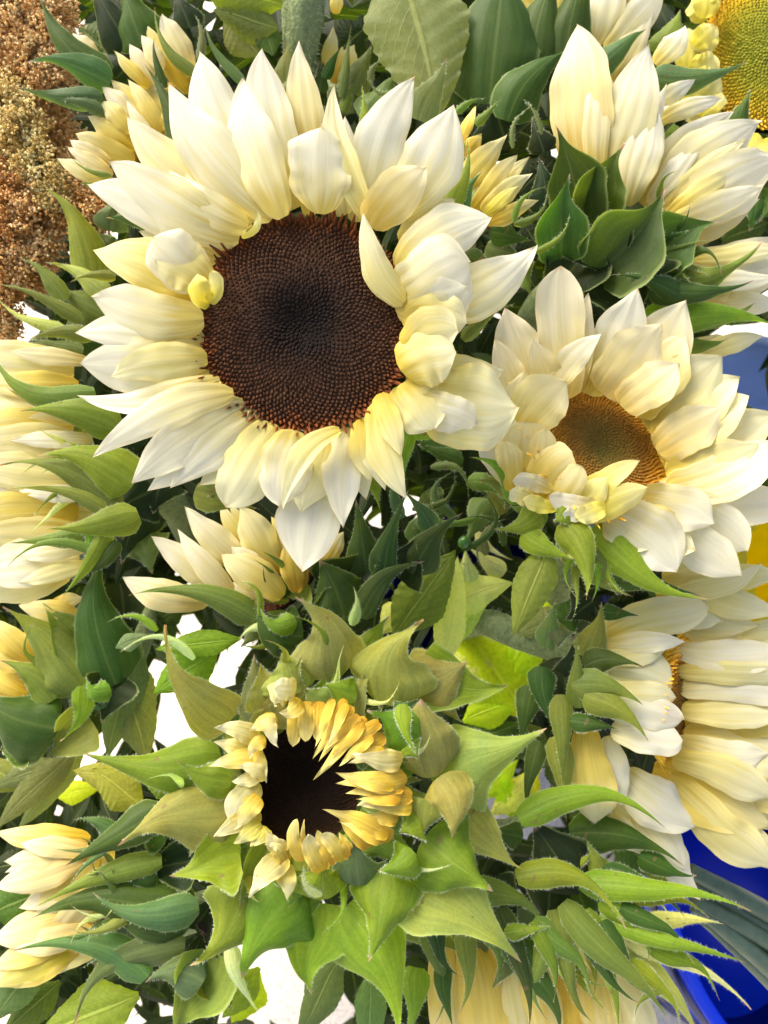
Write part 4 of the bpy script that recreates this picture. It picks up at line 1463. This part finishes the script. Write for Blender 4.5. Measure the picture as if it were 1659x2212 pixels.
f13 = flower('opening bud with yellow petals tucked against the right shoulder of the large sunflower', 1040, 400, .298, 'sunflower_bud', 'sunflower bud', 'opening sunflower buds')
disc(f13, P3(1010, 430, .33), 90 * KU * .3, dirw(.5, .5, .2), M['disc_gold'], n=200)
build(f13, .298, '''
p 990 315 1028 229 28 m=gold z=2
p 986 420 1094 292 64 m=yellow z=0
p 1000 340 1040 290 40 m=gold z=-2
p 1020 455 1118 334 46 m=yellow z=3
p 1035 445 1143 338 44 m=yellow z=2
p 1040 455 1148 374 46 m=cream z=5
p 1045 465 1120 400 30 m=lemon z=7
p 1060 478 1163 432 34 m=yellow z=6
p 1050 480 1130 460 34 m=yellow z=4
b 970 460 1007 300 34 z=10 c=l
b 995 460 1042 372 36 z=9 c=t bend=-.1
b 985 245 1048 212 14 z=8 c=q bend=-.1
b 1027 270 1080 216 18 z=6 c=q
b 1110 480 1180 405 12 z=12 c=q bend=-.2
b 1060 500 1150 520 50 z=0 c=g
b 1050 530 1130 560 60 z=-4 c=s
b 1110 560 1150 640 60 z=-4 c=q
''', W12)
tube(f13, [P3(1010, 430, .315), P3(1000, 520, .35), P3(1010, 640, .42)], [.007, .006, .005], M['stem'])

f14 = flower('small yellow bud behind the thick hairy stem at the top', 735, 160, .335, 'sunflower_bud', 'sunflower bud', 'opening sunflower buds')
build(f14, .335, '''
p 706 160 720 58 34 m=yellow z=2
p 740 165 766 96 42 m=yellow z=3
p 720 180 740 100 36 m=gold z=2
p 725 30 728 -20 30 m=yellow z=-8
b 700 170 738 100 20 z=6 c=g
b 738 210 757 60 20 z=8 c=s
b 760 200 800 100 60 z=4 c=s
b 690 200 700 130 30 z=2 c=g
b 742 240 760 180 20 z=6 c=q
b 790 260 860 150 70 z=6 c=s
b 830 230 900 180 12 z=14 c=s bend=.2
b 800 180 830 130 12 z=14 c=s bend=-.2
b 850 200 800 170 10 z=15 c=s bend=-.25
''', W12)
tube(f14, [P3(735, 180, .345), P3(740, 260, .37), P3(760, 400, .45)], [.006, .006, .005], M['stem'])

# ------------------------------------------------------------------ thick stem and big leaf at the top
st = flower('thick pale hairy sunflower stem coming down from the top edge', 650, 60, .325, 'hairy_stalk', 'stalk', None)
tube(st, [P3(662, -80, .318), P3(656, 0, .322), P3(650, 90, .328), P3(640, 190, .34), P3(635, 330, .38), P3(640, 420, .46)], [.0092, .0086, .0075, .006, .0055, .005], M['stem'], hairs=900, bumpy=.05)
build(st, .32, '''
l 870 -90 948 262 232 z=6 zt=0 c=y roll=12 cup=.1
l 610 10 420 -40 120 z=4 c=q
l 600 60 460 20 90 z=0 c=s
l 560 120 480 10 100 z=-6 c=s
b 620 180 620 90 50 z=-2 c=q
b 530 180 440 40 20 z=6 c=s bend=-.1
l 590 120 560 20 60 z=-3 c=g
''', dict(l=dict(hairs=0, lift=.05)))

# ------------------------------------------------------------------ centre tangle
tg = flower('tangle of twisting lime leaves and thin curled green tendrils in the middle of the bunch', 950, 1250, .32, 'leafy_stalk', 'leaves', None)
build(tg, .315, '''
l 850 1375 985 1188 120 z=4 c=q
l 960 1450 990 1200 70 z=0 c=v
l 960 1330 1110 1260 84 z=-2 c=v bend=-.1
l 940 1400 1060 1290 60 z=-3 c=n
b 985 1120 1000 1010 18 z=2 c=t bend=-.5 pk=.1
b 930 1010 1010 1080 15.6 z=4 c=s bend=-.35 pk=.1
b 1030 1120 930 1050 13.2 z=5 c=q bend=-.4 pk=.1
b 1000 1190 1010 1040 12 z=8 c=g bend=.45 pk=.1
b 890 1100 980 1000 14.4 z=3 c=g bend=.3 pk=.1
b 1010 1040 1090 1100 34 z=6 c=q bend=-.25
b 900 1180 980 1110 60 z=0 c=g bend=-.2
b 1090 1180 1000 1120 15.6 z=4 c=g bend=.3 pk=.1
b 1050 1200 1100 1120 18 z=4 c=s bend=-.3 pk=.1
b 1040 1160 1055 1240 5.4 z=8 c=s bend=.2 pk=.1
b 1000 1000 900 960 40 z=-3 c=g
b 920 1060 960 1120 50 z=-6 c=g
b 1060 1080 1000 1180 60 z=-8 c=s
b 1010 1260 1005 1180 40 z=0 c=v
b 1090 1240 1010 1180 40 z=-4 c=v
b 1030 1150 1110 1210 18 z=2 c=v bend=.1 pk=.1
b 880 1330 950 1240 60 z=-4 c=l
b 1100 1100 1040 1050 60 z=-6 c=q
''', dict(b=dict(hairs=30, cup=.3), l=dict(hairs=0)))
build(tg, .37, '''
l 1180 1640 1090 1560 80 c=g
l 1200 1620 1240 1740 80 c=g
l 1230 1760 1330 1800 80 c=g
l 1330 1790 1420 1900 90 c=g
l 1120 1560 1190 1660 70 c=q
l 1380 1860 1480 1900 60 c=q
l 60 60 160 20 90 c=g
l 170 60 240 120 90 c=g
l 1160 300 1060 260 90 c=d
l 1180 560 1130 480 100 c=d
l 1120 420 1200 340 100 c=d
l 1500 660 1640 690 60 c=g
l 1560 520 1660 480 80 c=g
l 1560 880 1640 960 90 c=g
l 300 1290 380 1390 90 c=g
l 330 1350 400 1300 70 c=g
l 890 900 980 980 90 c=g
l 690 130 660 240 90 c=d
l 790 60 720 120 90 c=d
''', dict(l=dict(hairs=0)))
build(tg, .352, '''
l 1000 1350 1150 1560 170 c=x
l 1080 1500 1200 1240 110 c=x
l 930 1480 1100 1400 90 c=n
l 1150 1300 1120 1480 90 c=x
l 1000 1560 1130 1500 80 c=x
l 960 1620 1130 1560 70 c=g
l 880 1300 820 1370 70 c=n
l 900 1280 860 1390 60 c=x
l 1060 1760 1170 1660 60 c=n
l 1110 1770 1080 1660 50 c=x
l 1150 1760 1150 1640 40 c=x
l 1040 1730 1120 1640 44 c=x
l 560 2100 500 2210 90 c=x
l 380 1400 450 1480 110 c=x
l 120 1720 220 1700 50 c=x
''', dict(l=dict(hairs=0)))
# berry-like closed bud in the tangle
bm_c = P3(1003, 1172, .308)
V, F = [], []
for i in range(9):
    for k in range(12):
        a, b = math.pi * i / 8, 2 * math.pi * k / 12
        V.append(np.array((math.sin(a) * math.cos(b), math.sin(a) * math.sin(b), math.cos(a) * 1.15)) * .0027)
for i in range(8):
    for k in range(12):
        F.append((i * 12 + k, i * 12 + (k + 1) % 12, (i + 1) * 12 + (k + 1) % 12, (i + 1) * 12 + k))
M['berry'] = simple('glossy_green', (.05, .14, .02), .25, .5, 200, .2)
link('seed_pod', mesh_np('seed_pod', V, F, None, [M['berry']]), tg, tuple(bm_c - np.array(tg.location)))

# thin leaves at the left edge
lf = flower('slender pale green leaves crossing below the grain heads at the left edge', 120, 640, .315, 'leafy_stalk', 'leaves', None)
build(lf, .315, '''
b 178 695 -10 612 26 z=6 c=q bend=.06
b 140 712 -10 638 24 z=5 c=n bend=-.1
b 200 600 88 398 70 z=2 c=l bend=.12
b 140 650 40 555 34 z=5 c=q bend=.08
b 230 640 100 570 40 z=3 c=n bend=.1
b 230 680 120 620 70 z=0 c=q
b 240 560 160 480 70 z=-3 c=g bend=-.05
b 280 560 180 540 60 z=-4 c=s
b 220 740 100 720 60 z=-4 c=g
b 240 500 250 420 60 z=-6 c=s
b 180 760 60 730 30 z=2 c=s
b 150 690 180 740 24 z=4 c=s
b 120 760 0 735 24 z=3 c=s
b 250 600 150 610 20 z=6 c=o bend=.1
''', dict(b=dict(hairs=20, cup=.3)))

# ------------------------------------------------------------------ grain heads
M['grain'] = None


def grain_mat(name, a, b, c):
    m, t = newmat(name)
    tc = N(t, 'ShaderNodeTexCoord')
    n1 = noise(t, 45, 2, tc.outputs['Object'])
    uv, x, y = uvs(t)
    f = math_(t, 'ADD', math_(t, 'MULTIPLY', n1, .8), math_(t, 'MULTIPLY', math_(t, 'SUBTRACT', x, .5), .7))
    col = ramp(t, f, [(.15, a), (.42, b), (.7, c)])
    leafy(t, col, col, .35, .5, .35)
    return m


G_RUST = grain_mat('rust_grain', (.50, .25, .07), (.80, .55, .21), (.90, .78, .44))
G_KHAKI = grain_mat('khaki_grain', (.50, .34, .08), (.74, .58, .20), (.86, .78, .42))
G_AMBER = grain_mat('amber_grain', (.42, .18, .04), (.72, .43, .13), (.85, .68, .36))


def grain_head(label, pts, D, rads, mat, n, seed):
    r = random.Random(seed)
    c = P3(*pts[len(pts) // 2], D)
    t = thing('grain_head', label, 'grain head', tuple(c), 'grain heads at the left edge')
    P = [P3(u, v, D) for u, v in pts]
    tube(t, P, [.002] * len(P), M['stem'], name='stalk')
    V, F, uv = [], [], []
    # branchlets along the head, grains crowded round each
    nb = n // 26
    for b in range(nb):
        f = (b + r.random()) / nb * (len(P) - 1)
        i = min(int(f), len(P) - 2)
        fr = f - i
        base = P[i] * (1 - fr) + P[i + 1] * fr
        rad = rads[i] * (1 - fr) + rads[i + 1] * fr
        ax = unit(P[i + 1] - P[i])
        o = unit(np.array([r.gauss(0, 1) for _ in range(3)]))
        o = unit(o - ax * np.dot(o, ax) * .6)
        if np.dot(o, toward(base)) < -.3:
            o = o - 2 * np.dot(o, toward(base)) * toward(base)
        end = base + (o * r.uniform(.55, 1.) + ax * .25) * rad
        cx = r.random()
        for g in range(26):
            q = .35 + .65 * (g + r.random()) / 26
            p = base + (end - base) * q + np.array([r.gauss(0, 1) for _ in range(3)]) * .0012
            dd = unit(o + ax * .4 + np.array([r.gauss(0, .7) for _ in range(3)]))
            s = unit(np.cross(dd, np.array((.3, .5, .8))))
            q2 = np.cross(dd, s)
            L_, w_ = r.uniform(.0013, .0023), r.uniform(.00045, .0008)
            k = len(V)
            V += [p, p + dd * L_ * .5 + s * w_, p + dd * L_ * .5 + q2 * w_, p + dd * L_ * .5 - s * w_, p + dd * L_ * .5 - q2 * w_, p + dd * L_]
            cc = min(1, max(0, cx * .6 + r.random() * .5))
            uv += [(cc, 0)] * 6
            for a in range(4):
                e1, e2 = k + 1 + a, k + 1 + (a + 1) % 4
                F += [(k, e2, e1), (k + 5, e1, e2)]
    o = link('grain', mesh_np('grain', np.array(V) - c, F, uv, [mat], smooth=False), t)
    o['kind'] = 'stuff'


S = KU * .33 * 1.3
grain_head('rust brown grain head filling the top left corner', [(-40, -60), (40, 10), (90, 90), (110, 170)], .335, [110 * S, 110 * S, 70 * S, 50 * S], G_RUST, 9000, 1)
grain_head('reddish brown grain head hanging below the corner one at the left edge', [(-60, 60), (-10, 150), (40, 220), (70, 300)], .345, [80 * S, 90 * S, 80 * S, 70 * S], G_RUST, 7000, 2)
grain_head('khaki green grain head slanting down the left edge', [(-50, 170), (10, 250), (60, 330), (110, 400), (120, 430)], .328, [60 * S, 62 * S, 48 * S, 36 * S, 22 * S], G_KHAKI, 8000, 3)
grain_head('brown grain head behind the khaki one, beside the yellow bud', [(60, 200), (100, 290), (140, 370), (190, 440)], .35, [70 * S, 80 * S, 70 * S, 50 * S], G_RUST, 7000, 4)
grain_head('amber orange grain head lowest at the left edge above the slender leaves', [(-50, 380), (10, 440), (40, 520), (40, 590)], .335, [90 * S, 100 * S, 80 * S, 56 * S], G_AMBER, 9000, 5)
grain_head('orange tinted grain head beside the tall lime bract under the bud', [(90, 400), (140, 440), (180, 475), (205, 490)], .335, [60 * S, 55 * S, 45 * S, 26 * S], G_AMBER, 5000, 6)
grain_head('pale orange drooping grain tip over the bright ground', [(-40, 560), (-10, 620), (10, 680), (18, 720)], .34, [60 * S, 50 * S, 30 * S, 16 * S], G_AMBER, 2600, 7)

# ------------------------------------------------------------------ undergrowth: deep leaves between the bouquets
GAPS = [(40, 690, 60, 45), (400, 1362, 46, 24), (330, 1455, 14, 36), (400, 1545, 72, 86), (215, 1605, 50, 22), (180, 1640, 20, 20), (150, 1700, 16, 30), (110, 1760, 20, 12),
        (590, 2060, 95, 150), (690, 2190, 60, 60), (220, 2200, 80, 40), (20, 2200, 30, 26), (1050, 650, 24, 45), (1600, 800, 60, 100), (1040, 1200, 45, 30), (1060, 1330, 40, 18),
        (980, 1385, 50, 14), (1000, 1410, 60, 30), (1190, 1275, 20, 20), (1110, 1730, 70, 50), (1590, 1150, 70, 70), (1640, 1250, 40, 110), (1640, 1560, 40, 40), (1560, 2000, 190, 330),
        (1330, 1830, 50, 30), (840, 1330, 35, 35), (480, 1435, 46, 40), (1620, 1680, 60, 30), (1240, 1740, 40, 30), (880, 1300, 50, 50), (460, 2110, 50, 60), (1500, 1960, 60, 120)]


def in_gap(u, v, e=1.0):
    return any(((u - a) / (c * e)) ** 2 + ((v - b) / (d * e)) ** 2 < 1 for a, b, c, d in GAPS)


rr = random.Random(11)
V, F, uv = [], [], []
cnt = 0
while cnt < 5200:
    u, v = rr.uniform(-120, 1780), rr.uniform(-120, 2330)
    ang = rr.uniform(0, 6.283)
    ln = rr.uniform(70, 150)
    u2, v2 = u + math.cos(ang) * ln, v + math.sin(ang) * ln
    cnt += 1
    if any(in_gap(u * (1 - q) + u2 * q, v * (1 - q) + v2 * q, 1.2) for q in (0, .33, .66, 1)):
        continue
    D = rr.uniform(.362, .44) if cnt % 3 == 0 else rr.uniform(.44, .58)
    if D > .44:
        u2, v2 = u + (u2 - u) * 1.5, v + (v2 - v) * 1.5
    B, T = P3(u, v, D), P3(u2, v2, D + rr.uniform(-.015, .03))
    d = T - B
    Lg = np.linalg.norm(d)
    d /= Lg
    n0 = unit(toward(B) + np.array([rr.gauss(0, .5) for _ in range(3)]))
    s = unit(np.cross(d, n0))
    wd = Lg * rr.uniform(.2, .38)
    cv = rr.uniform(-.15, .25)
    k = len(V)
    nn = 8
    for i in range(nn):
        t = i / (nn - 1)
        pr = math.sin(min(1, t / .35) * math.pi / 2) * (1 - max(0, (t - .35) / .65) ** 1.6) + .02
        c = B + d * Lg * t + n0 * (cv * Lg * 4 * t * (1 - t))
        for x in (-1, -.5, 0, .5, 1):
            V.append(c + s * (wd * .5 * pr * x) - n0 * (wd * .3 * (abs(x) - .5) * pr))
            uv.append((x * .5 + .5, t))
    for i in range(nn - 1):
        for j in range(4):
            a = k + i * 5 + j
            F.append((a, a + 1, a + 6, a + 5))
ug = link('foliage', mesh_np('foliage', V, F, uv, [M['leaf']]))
ug.color = (.014, .028, .007, 1)  # leaf green darkened so the colour carries the shade of the depth
ug['kind'] = 'stuff'
ug['label'] = 'undergrowth of leaves deep between the sunflowers, green darkened for shade'
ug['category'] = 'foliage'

# ------------------------------------------------------------------ ground, buckets
m, t = newmat('sandy_concrete')
tc = N(t, 'ShaderNodeTexCoord')
n1 = noise(t, 420, 5, tc.outputs['Object'])
n2 = noise(t, 9, 3, tc.outputs['Object'])
vo = N(t, 'ShaderNodeTexVoronoi')
vo.inputs['Scale'].default_value = 260
L(t, tc.outputs['Object'], vo.inputs['Vector'])
c = ramp(t, n1, [(.33, (.30, .23, .16)), (.44, (.82, .75, .64)), (.7, (.93, .88, .79))])
c = mixc(t, math_(t, 'MULTIPLY', ramp(t, vo.outputs['Distance'], [(.0, (1, 1, 1)), (.3, (0, 0, 0))]), .6), c, (.45, .33, .22))
c = mixc(t, math_(t, 'MULTIPLY', n2, .08), c, (.6, .5, .4))
leafy(t, c, c, 0, .85, .2, n1, .6, .002)
M['ground'] = m
gz = mesh_np('ground', [(-60, -60, 0), (60, -60, 0), (60, 60, 0), (-60, 60, 0)], [(0, 1, 2, 3)], [(0, 0), (1, 0), (1, 1), (0, 1)], [m], smooth=False)
g = link('ground', gz)
g['kind'] = 'structure'


def bucket(label, u, v, D, R, H, col, ribs=(), dark=None, cat='bucket', rimc=None):
    c = P3(u, v, D)                      # centre of the rim
    H = min(H, c[2] - .004)
    t = thing('bucket', label, cat, tuple(c))
    mat = simple(label.split()[0] + '_plastic', col, .28, .5, 60, .12, .1, trans=.25)
    V, F = [], []
    na = 72
    prof = [(R * .97, -.002), (R * .955, -.02), (R * .95, -.024)]
    for k in range(14):
        z = -.03 - (H - .03) * k / 13
        rr_ = R * (.95 - .22 * k / 13)
        prof.append((rr_, z))
    prof.append((0.0001, -H))
    inner = [(rr_ - .003, z) for rr_, z in prof[:-1]]
    prof = inner[::-1] + prof
    for rr_, z in prof:
        for k in range(na):
            a = 2 * math.pi * k / na
            V.append((rr_ * math.cos(a), rr_ * math.sin(a), z))
    for i in range(len(prof) - 1):
        for k in range(na):
            a, b = i * na + k, i * na + (k + 1) % na
            F.append((a, a + na, b + na, b))
    link('wall', mesh_np('wall', V, F, None, [mat]), t)
    V, F = [], []
    for i in range(12):
        p = 2 * math.pi * i / 12
        for k in range(na):
            a = 2 * math.pi * k / na
            rr_ = R * .985 + .0045 * math.cos(p)
            V.append((rr_ * math.cos(a), rr_ * math.sin(a), .0035 * math.sin(p)))
    for i in range(12):
        for k in range(na):
            F.append((i * na + k, ((i + 1) % 12) * na + k, ((i + 1) % 12) * na + (k + 1) % na, i * na + (k + 1) % na))
    link('rim', mesh_np('rim', V, F, None, [mat]), t)
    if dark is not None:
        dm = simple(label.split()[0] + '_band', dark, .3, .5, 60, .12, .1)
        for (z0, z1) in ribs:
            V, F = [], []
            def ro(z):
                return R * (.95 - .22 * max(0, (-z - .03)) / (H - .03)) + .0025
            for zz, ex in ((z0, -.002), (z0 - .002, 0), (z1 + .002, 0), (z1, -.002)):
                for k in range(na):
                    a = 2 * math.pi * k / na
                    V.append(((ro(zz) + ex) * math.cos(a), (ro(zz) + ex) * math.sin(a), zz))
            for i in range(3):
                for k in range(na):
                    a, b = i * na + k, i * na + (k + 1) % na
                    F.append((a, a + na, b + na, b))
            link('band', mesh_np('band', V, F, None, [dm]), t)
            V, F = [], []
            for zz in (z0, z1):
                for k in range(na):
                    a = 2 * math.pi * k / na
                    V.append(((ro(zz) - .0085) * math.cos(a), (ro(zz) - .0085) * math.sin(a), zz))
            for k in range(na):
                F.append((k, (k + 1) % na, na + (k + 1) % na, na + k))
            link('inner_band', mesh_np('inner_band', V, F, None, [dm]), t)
    return t


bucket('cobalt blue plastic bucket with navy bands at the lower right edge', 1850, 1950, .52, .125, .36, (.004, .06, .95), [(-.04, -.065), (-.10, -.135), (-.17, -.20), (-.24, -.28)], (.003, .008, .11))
bucket('navy blue bucket glimpsed between leaves in the middle of the bunch', 1060, 1330, .62, .10, .3, (.006, .012, .16))
bucket('pale blue plastic tub behind the right hand sunflowers', 1640, 830, .55, .040, .12, (.55, .68, .97))
bucket('yellow plastic bucket cropped by the right edge', 1790, 1240, .60, .066, .2, (.95, .80, .01))

# dark strap-like stems over the blue bucket
sb = flower('bundle of dark grey green stems lying across the blue bucket', 1580, 2000, .35, 'stem_bundle', 'stems', None)
M['strap'] = simple('grey_green_stem', (.075, .115, .075), .45, .4, 220, .45)
for i, (a, b, c, d, r_) in enumerate([(1490, 1880, 1720, 2010, .0042), (1500, 1905, 1720, 2050, .0048), (1500, 1930, 1730, 2100, .0046), (1500, 1955, 1720, 2140, .0040),
                                      (1520, 1985, 1720, 2175, .0034), (1480, 1895, 1710, 2030, .0036), (1500, 1945, 1730, 2075, .004)]):
    D0 = .345 + .004 * (i % 3)
    tube(sb, [P3(a, b, D0), P3((a + c) / 2, (b + d) / 2 - 4, D0 - .002), P3(c, d, D0 - .002)], [r_ * .8, r_, r_], M['strap'], seg=10, bumpy=.08)
